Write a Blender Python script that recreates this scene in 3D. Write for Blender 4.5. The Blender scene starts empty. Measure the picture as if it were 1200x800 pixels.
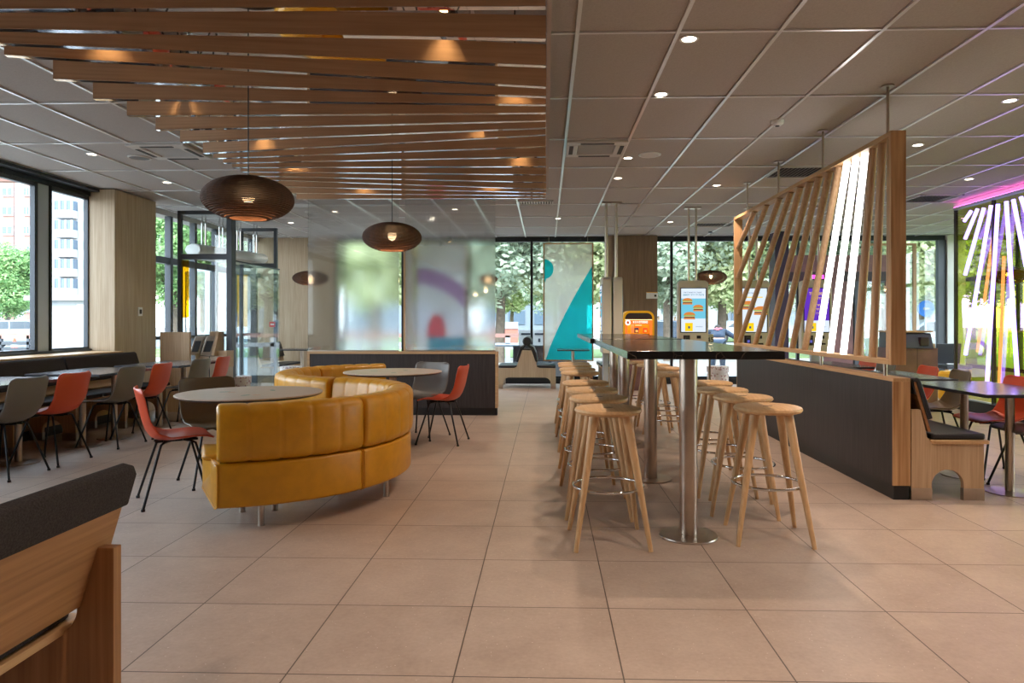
import bpy, bmesh, math, random
from mathutils import Vector, Matrix
R = math.radians
PI = math.pi
sc = bpy.context.scene
C = sc.collection
F = 808.0
PSI = math.atan(24.0 / F)
CH = 1.25            # eye height
ZC = 2.974           # ceiling height
K = 0.0297


def V(x, y, z=0.0):
    """survey point (depth measured along the view axis) -> room point"""
    return Vector((x, y + K * x, z))


def at(px, py, Y):
    s, c = math.sin(PSI), math.cos(PSI)
    d = (px - 616) / F
    e = (377 - py) / F
    t = Y / (c + d * s)
    return Vector((t * (-s + d * c), Y, CH + t * e))


# ------------------------------------------------------------------ materials
def new_mat(name):
    m = bpy.data.materials.new(name)
    m.use_nodes = True
    nt = m.node_tree
    for n in list(nt.nodes):
        nt.nodes.remove(n)
    out = nt.nodes.new('ShaderNodeOutputMaterial')
    return m, nt, out


def N(nt, t, **kw):
    n = nt.nodes.new('ShaderNode' + t)
    for k, v in kw.items():
        if k in n.inputs.keys():
            n.inputs[k].default_value = v
        else:
            setattr(n, k, v)
    return n


def lin(r, g, b):
    def f(c):
        c /= 255.0
        return c / 12.92 if c <= 0.04045 else ((c + 0.055) / 1.055) ** 2.4
    return (f(r), f(g), f(b), 1)


def pbsdf(nt, out, **kw):
    p = nt.nodes.new('ShaderNodeBsdfPrincipled')
    for k, v in kw.items():
        p.inputs[k.replace('_', ' ')].default_value = v
    nt.links.new(p.outputs[0], out.inputs[0])
    return p


def plain(name, col, rough=0.5, metal=0.0, noise=0.0, nscale=40, bump=0.0, coat=0.0, spec=0.5):
    m, nt, out = new_mat(name)
    p = pbsdf(nt, out, Base_Color=col, Roughness=rough, Metallic=metal)
    p.inputs['Specular IOR Level'].default_value = spec
    if coat:
        p.inputs['Coat Weight'].default_value = coat
        p.inputs['Coat Roughness'].default_value = 0.15
    tc = N(nt, 'TexCoord')
    nz = N(nt, 'TexNoise', Scale=nscale, Detail=3.0)
    nt.links.new(tc.outputs['Object'], nz.inputs['Vector'])
    mx = N(nt, 'MixRGB', blend_type='MULTIPLY')
    mx.inputs[0].default_value = noise
    mx.inputs[1].default_value = col
    nt.links.new(nz.outputs[0], mx.inputs[2])
    if noise:
        rp = N(nt, 'ValToRGB')
        rp.color_ramp.elements[0].position = 0.35
        rp.color_ramp.elements[0].color = (0.45, 0.45, 0.45, 1)
        rp.color_ramp.elements[1].position = 0.65
        rp.color_ramp.elements[1].color = (1.3, 1.3, 1.3, 1)
        nt.links.new(nz.outputs[0], rp.inputs[0])
        nt.links.new(rp.outputs[0], mx.inputs[2])
        nt.links.new(mx.outputs[0], p.inputs['Base Color'])
    if bump:
        b = N(nt, 'Bump', Strength=bump, Distance=0.002)
        nt.links.new(nz.outputs[0], b.inputs['Height'])
        nt.links.new(b.outputs[0], p.inputs['Normal'])
    return m


def wood(name, c1, c2, axis='Z', scale=1.0, rough=0.45, contrast=1.0, swirl=False):
    m, nt, out = new_mat(name)
    p = pbsdf(nt, out, Roughness=rough)
    p.inputs['Specular IOR Level'].default_value = 0.35
    tc = N(nt, 'TexCoord')
    mp = N(nt, 'Mapping')
    s = {'X': (1.2, 22, 22), 'Y': (22, 1.2, 22), 'Z': (22, 22, 1.2)}[axis]
    mp.inputs['Scale'].default_value = [v * scale for v in s]
    nt.links.new(tc.outputs['Object'], mp.inputs['Vector'])
    n1 = N(nt, 'TexNoise', Scale=1.0, Detail=5.0, Roughness=0.62, Distortion=1.2 if swirl else 0.4)
    nt.links.new(mp.outputs[0], n1.inputs['Vector'])
    mp2 = N(nt, 'Mapping')
    mp2.inputs['Scale'].default_value = [v * scale * (4.5 if v > 2 else 2.2) for v in s]
    nt.links.new(tc.outputs['Object'], mp2.inputs['Vector'])
    n2 = N(nt, 'TexNoise', Scale=1.0, Detail=2.0)
    nt.links.new(mp2.outputs[0], n2.inputs['Vector'])
    ad = N(nt, 'Math', operation='ADD')
    nt.links.new(n1.outputs[0], ad.inputs[0])
    nt.links.new(n2.outputs[0], ad.inputs[1])
    src = ad.outputs[0]
    if swirl:
        wv = N(nt, 'TexWave', wave_type='RINGS', Scale=1.6, Distortion=7.0, Detail=2.0)
        mp3 = N(nt, 'Mapping')
        mp3.inputs['Scale'].default_value = {'X': (.5, 9, 9), 'Y': (9, .5, 9), 'Z': (9, 9, .9)}[axis]
        mp3.inputs['Location'].default_value = (0.31, 0.17, 0.4)
        nt.links.new(tc.outputs['Object'], mp3.inputs['Vector'])
        nt.links.new(mp3.outputs[0], wv.inputs['Vector'])
        mm = N(nt, 'Math', operation='MULTIPLY_ADD')
        mm.inputs[1].default_value = 0.38
        nt.links.new(wv.outputs['Fac'], mm.inputs[0])
        sb = N(nt, 'Math', operation='SUBTRACT')
        sb.inputs[1].default_value = 0.19
        nt.links.new(src, sb.inputs[0])
        nt.links.new(sb.outputs[0], mm.inputs[2])
        src = mm.outputs[0]
    rp = N(nt, 'ValToRGB')
    k = 0.22 / contrast
    rp.color_ramp.elements[0].position = 0.5 - k * .9
    rp.color_ramp.elements[1].position = 0.5 + k * .9
    rp.color_ramp.elements[0].color = c2
    rp.color_ramp.elements[1].color = c1
    hf = N(nt, 'Math', operation='MULTIPLY')
    hf.inputs[1].default_value = 0.5
    nt.links.new(src, hf.inputs[0])
    nt.links.new(hf.outputs[0], rp.inputs[0])
    nt.links.new(rp.outputs[0], p.inputs['Base Color'])
    return m


def emis(name, col, strength):
    m, nt, out = new_mat(name)
    e = N(nt, 'Emission', Color=col, Strength=strength)
    nt.links.new(e.outputs[0], out.inputs[0])
    return m


def schlick(nt, f0=.04, gain=1.0, base=0.0):
    g = N(nt, 'NewGeometry')
    d = N(nt, 'VectorMath', operation='DOT_PRODUCT')
    nt.links.new(g.outputs['Normal'], d.inputs[0])
    nt.links.new(g.outputs['Incoming'], d.inputs[1])
    a = N(nt, 'Math', operation='ABSOLUTE')
    nt.links.new(d.outputs['Value'], a.inputs[0])
    m = N(nt, 'Math', operation='SUBTRACT')
    m.inputs[0].default_value = 1.0
    nt.links.new(a.outputs[0], m.inputs[1])
    p = N(nt, 'Math', operation='POWER')
    p.inputs[1].default_value = 5.0
    nt.links.new(m.outputs[0], p.inputs[0])
    q = N(nt, 'Math', operation='MULTIPLY_ADD', use_clamp=True)
    q.inputs[1].default_value = (1 - f0) * gain
    q.inputs[2].default_value = f0 * gain + base
    nt.links.new(p.outputs[0], q.inputs[0])
    return q.outputs[0]


def thin_glass(name, tint, gloss_tint=(1, 1, 1, 1), boost=1.0, rough=0.0, base=0.0):
    m, nt, out = new_mat(name)
    tr = N(nt, 'BsdfTransparent', Color=tint)
    gl = N(nt, 'BsdfGlossy', Color=gloss_tint, Roughness=rough)
    mx = N(nt, 'MixShader')
    nt.links.new(schlick(nt, .04, boost, base), mx.inputs[0])
    nt.links.new(tr.outputs[0], mx.inputs[1])
    nt.links.new(gl.outputs[0], mx.inputs[2])
    nt.links.new(mx.outputs[0], out.inputs[0])
    return m


M = {}
M['oak'] = wood('light_oak', lin(206, 176, 142), lin(172, 140, 106), 'Z')
M['oak_y'] = wood('light_oak_lengthwise', lin(202, 168, 130), lin(168, 134, 98), 'Y')
M['oak_x'] = wood('light_oak_crosswise', lin(202, 168, 130), lin(168, 134, 98), 'X')
M['oak_pale'] = wood('pale_oak_veneer', lin(190, 172, 150), lin(158, 140, 118), 'Z', scale=0.9)
M['oak_ply'] = wood('plywood_front', lin(206, 164, 118), lin(162, 118, 76), 'Z', scale=0.55, swirl=True, contrast=1.0)
M['rod_oak'] = wood('rod_oak', lin(204, 168, 130), lin(168, 130, 94), 'Z', scale=0.7)
M['stool_wood'] = wood('ash_wood', lin(222, 184, 138), lin(188, 146, 100), 'Z', scale=1.0)
M['stool_top'] = wood('ash_wood_seat', lin(220, 180, 132), lin(192, 150, 104), 'Y', scale=0.8)
M['baffle'] = wood('baffle_oak', lin(216, 178, 142), lin(180, 142, 110), 'X', scale=0.8, contrast=0.8)
M['bench_oak_y'] = wood('bench_oak_y', lin(178, 130, 86), lin(134, 92, 56), 'Y', scale=0.7)
M['bench_oak_z'] = wood('bench_oak_z', lin(170, 122, 80), lin(128, 86, 52), 'Z', scale=0.7)
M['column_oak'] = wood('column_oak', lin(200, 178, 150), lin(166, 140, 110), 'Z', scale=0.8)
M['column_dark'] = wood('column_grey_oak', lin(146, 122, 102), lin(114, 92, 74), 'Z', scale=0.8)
M['darkwood'] = wood('dark_stained_panel', lin(66, 60, 60), lin(40, 36, 37), 'Z', scale=1.4, rough=0.5)
M['edge_oak'] = wood('edge_oak', lin(206, 168, 124), lin(178, 138, 94), 'Y', scale=1.2)
M['black'] = plain('black_plinth', lin(20, 20, 22), 0.45)
M['black_pl'] = plain('black_plastic', lin(24, 24, 26), 0.4)
M['blackmetal'] = plain('black_powder_coat', lin(26, 27, 30), 0.4, 0.3)
M['frame'] = plain('grey_aluminium_frame', lin(74, 78, 84), 0.45, 0.35)
M['framedark'] = plain('dark_window_frame', lin(34, 36, 40), 0.45, 0.2)
M['framelight'] = plain('light_grey_frame', lin(176, 184, 194), 0.5, 0.2)
M['steel'] = plain('brushed_steel', lin(186, 172, 158), 0.32, 1.0, noise=0.12, nscale=12)
M['chrome'] = plain('chrome', lin(225, 225, 225), 0.08, 1.0)
M['mirror'] = plain('mirror_strip', lin(235, 238, 242), 0.03, 1.0)
M['felt'] = plain('charcoal_felt', lin(62, 56, 54), 0.95, noise=0.6, nscale=220, bump=0.5, spec=0.15)
M['blackleather'] = plain('black_vinyl', lin(34, 34, 38), 0.42, bump=0.2, nscale=90)
M['leather'] = plain('mustard_leather', lin(206, 144, 18), 0.36, noise=0.14, nscale=14, bump=0.25, spec=0.5)
M['piping'] = plain('mustard_piping', lin(222, 160, 40), 0.4)
M['orange'] = plain('orange_plastic', lin(206, 76, 40), 0.42)
M['grey'] = plain('warm_grey_plastic', lin(112, 106, 98), 0.42)
M['brown'] = plain('olive_brown_plastic', lin(98, 80, 58), 0.42)
M['marble'] = None
M['white'] = plain('white_gloss', lin(232, 232, 232), 0.3)
M['whitematt'] = plain('white_matt', lin(222, 220, 216), 0.7)
M['kiosk'] = plain('kiosk_beige', lin(206, 198, 182), 0.4)
M['bronze'] = plain('bronze_laminate', lin(124, 88, 86), 0.5, 0.2, noise=0.35, nscale=5)
M['bronze_dark'] = plain('dark_bronze', lin(58, 46, 48), 0.5, 0.2)
M['purple'] = plain('dark_purple', lin(46, 26, 52), 0.5)
M['yellow'] = plain('yellow_film', lin(246, 184, 20), 0.5)
M['red'] = plain('red_plastic', lin(220, 50, 50), 0.5)
M['table_blue'] = plain('grey_table_laminate', lin(74, 72, 76), 0.2, noise=0.2, nscale=7)
M['table_light'] = wood('pale_table_laminate', lin(206, 186, 168), lin(186, 164, 146), 'X', scale=0.6, rough=0.35)
M['vent'] = plain('vent_metal', lin(205, 200, 196), 0.45, 0.1)
M['ventdark'] = plain('vent_dark', lin(74, 72, 72), 0.8)
M['lamp_on'] = emis('downlight_lens', (1.0, 0.86, 0.68, 1), 14.0)
M['lamp_warm'] = emis('warm_spot_lens', (1.0, 0.62, 0.25, 1), 12.0)
M['bulb'] = emis('warm_bulb', (1.0, 0.66, 0.36, 1), 12.0)
M['tube'] = emis('white_led_tube', (1.0, 0.95, 0.9, 1), 5.5)
M['violet'] = emis('violet_led_tube', (0.42, 0.29, 1.0, 1), 3.4)
M['pink_reflection'] = emis('pink_tube_reflection', (1.0, 0.32, 0.85, 1), 2.6)
M['magenta'] = emis('magenta_light', (1.0, 0.05, 0.75, 1), 3.0)
M['cardboard'] = plain('layered_card', lin(84, 50, 28), 0.8, noise=0.5, nscale=30)
M['asphalt'] = plain('asphalt', lin(118, 120, 124), 0.9, noise=0.2, nscale=4)
M['paving'] = plain('pale_paving', lin(148, 144, 138), 0.9, noise=0.2, nscale=3)
M['grassm'] = plain('grass', lin(104, 128, 66), 0.95, noise=0.5, nscale=6)
M['bark'] = plain('bark', lin(104, 92, 80), 0.95, noise=0.5, nscale=10)
M['glass'] = thin_glass('window_glass', (0.95, 0.98, 0.985, 1), boost=0.9)
M['glass2'] = thin_glass('partition_glass', (0.93, 0.96, 0.96, 1), boost=1.1, base=0.01)
M['dichroic'] = thin_glass('dichroic_glass', (0.80, 0.86, 0.24, 1), (0.75, 0.45, 1.0, 1), boost=1.3, base=0.12)
M['yellowfilm'] = thin_glass('yellow_glass_film', (0.95, 0.62, 0.05, 1), boost=0.8)
M['carpaint'] = plain('silver_car_paint', lin(140, 146, 152), 0.25, 0.3)
M['carpaint_w'] = plain('white_car_paint', lin(170, 174, 180), 0.25)
M['carpaint_d'] = plain('dark_car_paint', lin(70, 78, 90), 0.25, 0.2)
M['tyre'] = plain('tyre', lin(28, 28, 28), 0.8)
M['carglass'] = plain('car_glass', lin(60, 72, 82), 0.1)
M['concrete'] = plain('white_render', lin(158, 160, 163), 0.9, noise=0.1, nscale=0.6)
M['farwhite'] = plain('outdoor_white', lin(170, 172, 176), 0.7)
M['pinkwall'] = plain('pink_render', lin(156, 118, 108), 0.9)
M['winblue'] = plain('facade_window', lin(86, 102, 118), 0.2)
M['skin'] = plain('skin', lin(206, 160, 130), 0.6)
M['hoodie'] = plain('slate_blue_cloth', lin(50, 60, 76), 0.9)
M['jeans'] = plain('grey_denim', lin(72, 84, 98), 0.9)
M['shirt'] = plain('pale_shirt', lin(196, 190, 190), 0.9)
M['hair'] = plain('dark_hair', lin(50, 40, 34), 0.8)
M['signblue'] = plain('sign_blue', lin(30, 110, 205), 0.5)
M['leafdecal'] = plain('green_print', lin(92, 140, 128), 0.5)
M['leafdecal2'] = plain('orange_print', lin(206, 150, 110), 0.5)
M['screenblue'] = None


def mk_marble():
    m, nt, out = new_mat('black_marble')
    p = pbsdf(nt, out, Roughness=0.16)
    tc = N(nt, 'TexCoord')
    n0 = N(nt, 'TexNoise', Scale=2.5, Detail=4.0)
    nt.links.new(tc.outputs['Object'], n0.inputs['Vector'])
    mx = N(nt, 'MixRGB')
    mx.inputs[0].default_value = 0.25
    nt.links.new(tc.outputs['Object'], mx.inputs[1])
    nt.links.new(n0.outputs['Color'], mx.inputs[2])
    vo = N(nt, 'TexVoronoi', feature='DISTANCE_TO_EDGE', Scale=7.5)
    nt.links.new(mx.outputs[0], vo.inputs['Vector'])
    rp = N(nt, 'ValToRGB')
    rp.color_ramp.elements[0].position = 0.0
    rp.color_ramp.elements[0].color = lin(104, 92, 80)
    rp.color_ramp.elements[1].position = 0.006
    rp.color_ramp.elements[1].color = lin(22, 20, 20)
    nt.links.new(vo.outputs['Distance'], rp.inputs[0])
    nt.links.new(rp.outputs[0], p.inputs['Base Color'])
    return m


M['marble'] = mk_marble()


def mk_floor():
    m, nt, out = new_mat('floor_tiles')
    p = pbsdf(nt, out, Roughness=0.42)
    p.inputs['Specular IOR Level'].default_value = 0.45
    g = N(nt, 'NewGeometry')
    sp = N(nt, 'SeparateXYZ')
    nt.links.new(g.outputs['Position'], sp.inputs[0])

    def cell(sock, off):
        a = N(nt, 'Math', operation='SUBTRACT')
        a.inputs[1].default_value = off
        nt.links.new(sock, a.inputs[0])
        b = N(nt, 'Math', operation='DIVIDE')
        b.inputs[1].default_value = 0.597
        nt.links.new(a.outputs[0], b.inputs[0])
        f = N(nt, 'Math', operation='FLOOR')
        nt.links.new(b.outputs[0], f.inputs[0])
        fr = N(nt, 'Math', operation='FRACT')
        nt.links.new(b.outputs[0], fr.inputs[0])
        s = N(nt, 'Math', operation='SUBTRACT')
        s.inputs[1].default_value = 0.5
        nt.links.new(fr.outputs[0], s.inputs[0])
        ab = N(nt, 'Math', operation='ABSOLUTE')
        nt.links.new(s.outputs[0], ab.inputs[0])
        return f.outputs[0], ab.outputs[0]
    fx, ex = cell(sp.outputs[0], -0.325)
    fy, ey = cell(sp.outputs[1], 3.02 + K * 0)
    mxm = N(nt, 'Math', operation='MAXIMUM')
    nt.links.new(ex, mxm.inputs[0])
    nt.links.new(ey, mxm.inputs[1])
    gt = N(nt, 'Math', operation='GREATER_THAN')
    gt.inputs[1].default_value = 0.4955
    nt.links.new(mxm.outputs[0], gt.inputs[0])
    cb = N(nt, 'CombineXYZ')
    nt.links.new(fx, cb.inputs[0])
    nt.links.new(fy, cb.inputs[1])
    wn = N(nt, 'TexWhiteNoise')
    nt.links.new(cb.outputs[0], wn.inputs['Vector'])
    ofs = N(nt, 'VectorMath', operation='MULTIPLY_ADD')
    ofs.inputs[1].default_value = (7, 7, 7)
    nt.links.new(wn.outputs['Color'], ofs.inputs[0])
    nt.links.new(g.outputs['Position'], ofs.inputs[2])
    n1 = N(nt, 'TexNoise', Scale=3.0, Detail=8.0, Roughness=0.68)
    nt.links.new(ofs.outputs[0], n1.inputs['Vector'])
    n2 = N(nt, 'TexNoise', Scale=60.0, Detail=3.0)
    nt.links.new(ofs.outputs[0], n2.inputs['Vector'])
    ad = N(nt, 'Math', operation='MULTIPLY_ADD')
    ad.inputs[1].default_value = 0.35
    nt.links.new(n2.outputs[0], ad.inputs[0])
    nt.links.new(n1.outputs[0], ad.inputs[2])
    rp = N(nt, 'ValToRGB')
    rp.color_ramp.elements[0].position = 0.42
    rp.color_ramp.elements[0].color = lin(164, 143, 128)
    rp.color_ramp.elements[1].position = 0.95
    rp.color_ramp.elements[1].color = lin(194, 174, 158)
    nt.links.new(ad.outputs[0], rp.inputs[0])
    vo = N(nt, 'TexVoronoi', Scale=28.0)
    nt.links.new(ofs.outputs[0], vo.inputs['Vector'])
    lt = N(nt, 'Math', operation='LESS_THAN')
    lt.inputs[1].default_value = 0.07
    nt.links.new(vo.outputs['Distance'], lt.inputs[0])
    m0 = N(nt, 'MixRGB')
    nt.links.new(lt.outputs[0], m0.inputs[0])
    nt.links.new(rp.outputs[0], m0.inputs[1])
    m0.inputs[2].default_value = lin(214, 200, 188)
    m1 = N(nt, 'MixRGB')
    nt.links.new(gt.outputs[0], m1.inputs[0])
    nt.links.new(m0.outputs[0], m1.inputs[1])
    m1.inputs[2].default_value = lin(84, 70, 60)
    nt.links.new(m1.outputs[0], p.inputs['Base Color'])
    r2 = N(nt, 'MapRange')
    r2.inputs['To Min'].default_value = 0.32
    r2.inputs['To Max'].default_value = 0.5
    nt.links.new(n1.outputs[0], r2.inputs[0])
    nt.links.new(r2.outputs[0], p.inputs['Roughness'])
    return m


def mk_ceiling():
    m, nt, out = new_mat('ceiling_tiles')
    p = pbsdf(nt, out, Roughness=0.9, Base_Color=lin(186, 180, 178))
    p.inputs['Specular IOR Level'].default_value = 0.1
    g = N(nt, 'NewGeometry')
    n = N(nt, 'TexNoise', Scale=90.0, Detail=2.0)
    nt.links.new(g.outputs['Position'], n.inputs['Vector'])
    rp = N(nt, 'ValToRGB')
    rp.color_ramp.elements[0].color = lin(172, 166, 164)
    rp.color_ramp.elements[1].color = lin(196, 190, 188)
    nt.links.new(n.outputs[0], rp.inputs[0])
    nt.links.new(rp.outputs[0], p.inputs['Base Color'])
    return m


def mk_terrazzo():
    m, nt, out = new_mat('terrazzo')
    p = pbsdf(nt, out, Roughness=0.6)
    tc = N(nt, 'TexCoord')
    vo = N(nt, 'TexVoronoi', Scale=45.0)
    nt.links.new(tc.outputs['Object'], vo.inputs['Vector'])
    rp = N(nt, 'ValToRGB')
    rp.color_ramp.interpolation = 'CONSTANT'
    rp.color_ramp.elements[0].color = lin(214, 206, 202)
    rp.color_ramp.elements[1].position = 0.72
    rp.color_ramp.elements[1].color = lin(168, 130, 130)
    nt.links.new(vo.outputs['Color'], rp.inputs[0])
    nt.links.new(rp.outputs[0], p.inputs['Base Color'])
    return m


def mk_frost():
    m, nt, out = new_mat('frosted_glass')
    rf = N(nt, 'BsdfRefraction', Color=(0.97, 0.99, 0.99, 1), Roughness=0.25, IOR=1.16)
    gl = N(nt, 'BsdfGlossy', Color=(1, 1, 1, 1), Roughness=0.02)
    df = N(nt, 'BsdfDiffuse', Color=(0.75, 0.78, 0.78, 1))
    m1 = N(nt, 'MixShader')
    m1.inputs[0].default_value = 0.04
    nt.links.new(rf.outputs[0], m1.inputs[1])
    nt.links.new(df.outputs[0], m1.inputs[2])
    mx = N(nt, 'MixShader')
    nt.links.new(schlick(nt, .05, 1.3, .10), mx.inputs[0])
    nt.links.new(m1.outputs[0], mx.inputs[1])
    nt.links.new(gl.outputs[0], mx.inputs[2])
    nt.links.new(mx.outputs[0], out.inputs[0])
    return m


def mk_leaf(name, c1, c2):
    m, nt, out = new_mat(name)
    g = N(nt, 'NewGeometry')
    rp = N(nt, 'ValToRGB')
    rp.color_ramp.elements[0].color = c1
    rp.color_ramp.elements[1].color = c2
    nt.links.new(g.outputs['Random Per Island'], rp.inputs[0])
    d = N(nt, 'BsdfDiffuse')
    t = N(nt, 'BsdfTranslucent')
    nt.links.new(rp.outputs[0], d.inputs[0])
    nt.links.new(rp.outputs[0], t.inputs[0])
    mx = N(nt, 'MixShader')
    mx.inputs[0].default_value = 0.35
    nt.links.new(d.outputs[0], mx.inputs[1])
    nt.links.new(t.outputs[0], mx.inputs[2])
    nt.links.new(mx.outputs[0], out.inputs[0])
    return m


M['floor'] = mk_floor()
M['ceiling'] = mk_ceiling()
M['terrazzo'] = mk_terrazzo()
M['frost'] = mk_frost()
M['leaf_a'] = mk_leaf('leaf_grey_green', lin(140, 158, 138), lin(204, 214, 190))
M['leaf_b'] = mk_leaf('leaf_yellow_green', lin(160, 176, 130), lin(226, 230, 186))
M['leaf_c'] = mk_leaf('leaf_fresh_green', lin(104, 148, 96), lin(176, 204, 140))


# ------------------------------------------------------------------ mesh helpers
class MB:
    def __init__(self):
        self.bm = bmesh.new()

    def box(self, x0, x1, y0, y1, z0, z1, mat=None):
        r = bmesh.ops.create_cube(self.bm, size=1.0)
        for v in r['verts']:
            v.co = Vector(((x0 + x1) / 2 + v.co.x * (x1 - x0), (y0 + y1) / 2 + v.co.y * (y1 - y0), (z0 + z1) / 2 + v.co.z * (z1 - z0)))
            if mat is not None:
                v.co = mat @ v.co
        return self

    def cyl(self, p0, p1, r0, r1=None, n=16, caps=True):
        p0, p1 = Vector(p0), Vector(p1)
        if r1 is None:
            r1 = r0
        d = (p1 - p0)
        L = d.length
        q = d.normalized().to_track_quat('Z', 'Y').to_matrix().to_4x4()
        mt = Matrix.Translation((p0 + p1) / 2) @ q
        bmesh.ops.create_cone(self.bm, cap_ends=caps, segments=n, radius1=r0, radius2=r1, depth=L, matrix=mt)
        return self

    def tube(self, pts, r, n=10, closed=False):
        pts = [Vector(p) for p in pts]
        m = len(pts)
        rings = []
        up = None
        for i, p in enumerate(pts):
            if closed:
                t = (pts[(i + 1) % m] - pts[i - 1]).normalized()
            else:
                a = pts[max(i - 1, 0)]
                b = pts[min(i + 1, m - 1)]
                t = (b - a).normalized()
            if up is None:
                up = t.orthogonal().normalized()
            else:
                up = (up - t * up.dot(t)).normalized()
            s = t.cross(up)
            rr = r[i] if isinstance(r, (list, tuple)) else r
            rings.append([self.bm.verts.new(p + (up * math.cos(2 * PI * k / n) + s * math.sin(2 * PI * k / n)) * rr) for k in range(n)])
        cnt = m if closed else m - 1
        for i in range(cnt):
            a, b = rings[i], rings[(i + 1) % m]
            for k in range(n):
                self.bm.faces.new((a[k], a[(k + 1) % n], b[(k + 1) % n], b[k]))
        if not closed:
            self.bm.faces.new(rings[0][::-1])
            self.bm.faces.new(rings[-1])
        return self

    def lathe(self, prof, n=32, c=(0, 0)):
        rings = []
        for r, z in prof:
            if r < 1e-5:
                rings.append([self.bm.verts.new((c[0], c[1], z))])
            else:
                rings.append([self.bm.verts.new((c[0] + r * math.cos(2 * PI * k / n), c[1] + r * math.sin(2 * PI * k / n), z)) for k in range(n)])
        for a, b in zip(rings[:-1], rings[1:]):
            for k in range(n):
                q = [a[k % len(a)], a[(k + 1) % len(a)], b[(k + 1) % len(b)], b[k % len(b)]]
                u = []
                for v in q:
                    if v not in u:
                        u.append(v)
                if len(u) > 2:
                    self.bm.faces.new(u)
        return self

    def prism(self, poly, a0, a1, plane='XZ'):
        def P(u, v, a):
            return {'XZ': (u, a, v), 'YZ': (a, u, v), 'XY': (u, v, a)}[plane]
        lo = [self.bm.verts.new(P(u, v, a0)) for u, v in poly]
        hi = [self.bm.verts.new(P(u, v, a1)) for u, v in poly]
        n = len(poly)
        self.bm.faces.new(lo)
        self.bm.faces.new(hi[::-1])
        for i in range(n):
            self.bm.faces.new((lo[i], hi[i], hi[(i + 1) % n], lo[(i + 1) % n]))
        return self

    def sphere(self, c, rx, ry=None, rz=None, u=16, v=10):
        ry = rx if ry is None else ry
        rz = rx if rz is None else rz
        mt = Matrix.Translation(c) @ Matrix.Diagonal((rx, ry, rz, 1))
        bmesh.ops.create_uvsphere(self.bm, u_segments=u, v_segments=v, radius=1.0, matrix=mt)
        return self

    def build(self, name, mat, parent=None, bevel=0.0, smooth=None, loc=None, seg=2):
        bmesh.ops.recalc_face_normals(self.bm, faces=self.bm.faces)
        me = bpy.data.meshes.new(name)
        self.bm.to_mesh(me)
        self.bm.free()
        me.materials.append(mat)
        o = bpy.data.objects.new(name, me)
        C.objects.link(o)
        if parent is not None:
            o.parent = parent
        if loc is not None:
            o.location = loc
        if bevel:
            b = o.modifiers.new('bevel', 'BEVEL')
            b.width = bevel
            b.segments = seg
            b.limit_method = 'ANGLE'
            b.angle_limit = R(40)
        if smooth:
            me.set_sharp_from_angle(angle=R(smooth))
            for p in me.polygons:
                p.use_smooth = True
        elif smooth is None:
            for p in me.polygons:
                p.use_smooth = False
        return o


def tag(o, label, cat, group=None, kind=None):
    o['label'] = label
    o['category'] = cat
    if group:
        o['group'] = group
    if kind:
        o['kind'] = kind
    return o


def thing(name, label, cat, loc=(0, 0, 0), rz=0.0, group=None):
    o = bpy.data.objects.new(name, None)
    o.empty_display_size = 0.1
    C.objects.link(o)
    o.location = loc
    o.rotation_euler = (0, 0, rz)
    return tag(o, label, cat, group)


def struct(o, label, cat='room'):
    o['kind'] = 'structure'
    o['label'] = label
    o['category'] = cat
    return o


def kids(o):
    return [c for c in bpy.data.objects if c.parent == o]


def dup(root, loc, rz, label, group=None, scale=None):
    r = root.copy()
    C.objects.link(r)
    r.location = loc
    r.rotation_euler = (0, 0, rz)
    r['label'] = label
    if group:
        r['group'] = group
    if scale:
        r.scale = scale
    for ch in kids(root):
        c = ch.copy()
        C.objects.link(c)
        c.parent = r
        for g in kids(ch):
            d = g.copy()
            C.objects.link(d)
            d.parent = c
    return r


def setmat(root, frm, to):
    for c in kids(root):
        if c.type == 'MESH' and c.data.materials and c.data.materials[0] == frm:
            c.data = c.data.copy()
            c.data.materials[0] = to


def rrect(w, h, r, n=6, cx=0, cy=0, corners=(1, 1, 1, 1)):
    pts = []
    for i, (sx, sy, a0) in enumerate(((1, 1, 0), (-1, 1, 90), (-1, -1, 180), (1, -1, 270))):
        if corners[i]:
            for k in range(n + 1):
                a = R(a0 + 90 * k / n)
                pts.append((cx + sx * (w / 2 - r) + r * math.cos(a), cy + sy * (h / 2 - r) + r * math.sin(a)))
        else:
            pts.append((cx + sx * w / 2, cy + sy * h / 2))
    return pts


# ------------------------------------------------------------------ room shell
XL, XR, YB, YF = -5.9, 8.3, 14.0, -3.6
o = MB().box(XL - .3, XR + .3, YF - .2, YB + .15, -0.12, 0).build('floor', M['floor'])
struct(o, 'beige stone tiled floor of the restaurant', 'floor')
o = MB().box(XL - .3, XR + .3, YF - .2, YB + .15, ZC, ZC + 0.15).build('ceiling', M['ceiling'])
struct(o, 'suspended ceiling of large grey tiles', 'ceiling')
g = MB()
k = -10
x = 0.185 - 0.598 * 10
while x < XR:
    if x > XL and not (-3.0 < x < -0.01 and False):
        g.box(x - .012, x + .012, YF, YB, ZC - .012, ZC + .002)
    x += 0.598
y = 4.11 - 1.195 * 6
while y < YB:
    g.box(XL, XR, y - .010, y + .010, ZC - .011, ZC + .002)
    y += 1.195
o = g.build('trim_1', plain('tbar_metal', lin(226, 224, 224), 0.28, 0.55))
struct(o, 'pale metal grid between the ceiling tiles', 'ceiling grid')

o = MB().box(XL - .2, XR + .2, YF - .15, YF, 0, ZC).build('wall_front', plain('beige_wall', lin(196, 178, 160), 0.8))
struct(o, 'beige wall behind the viewer', 'wall')
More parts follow.
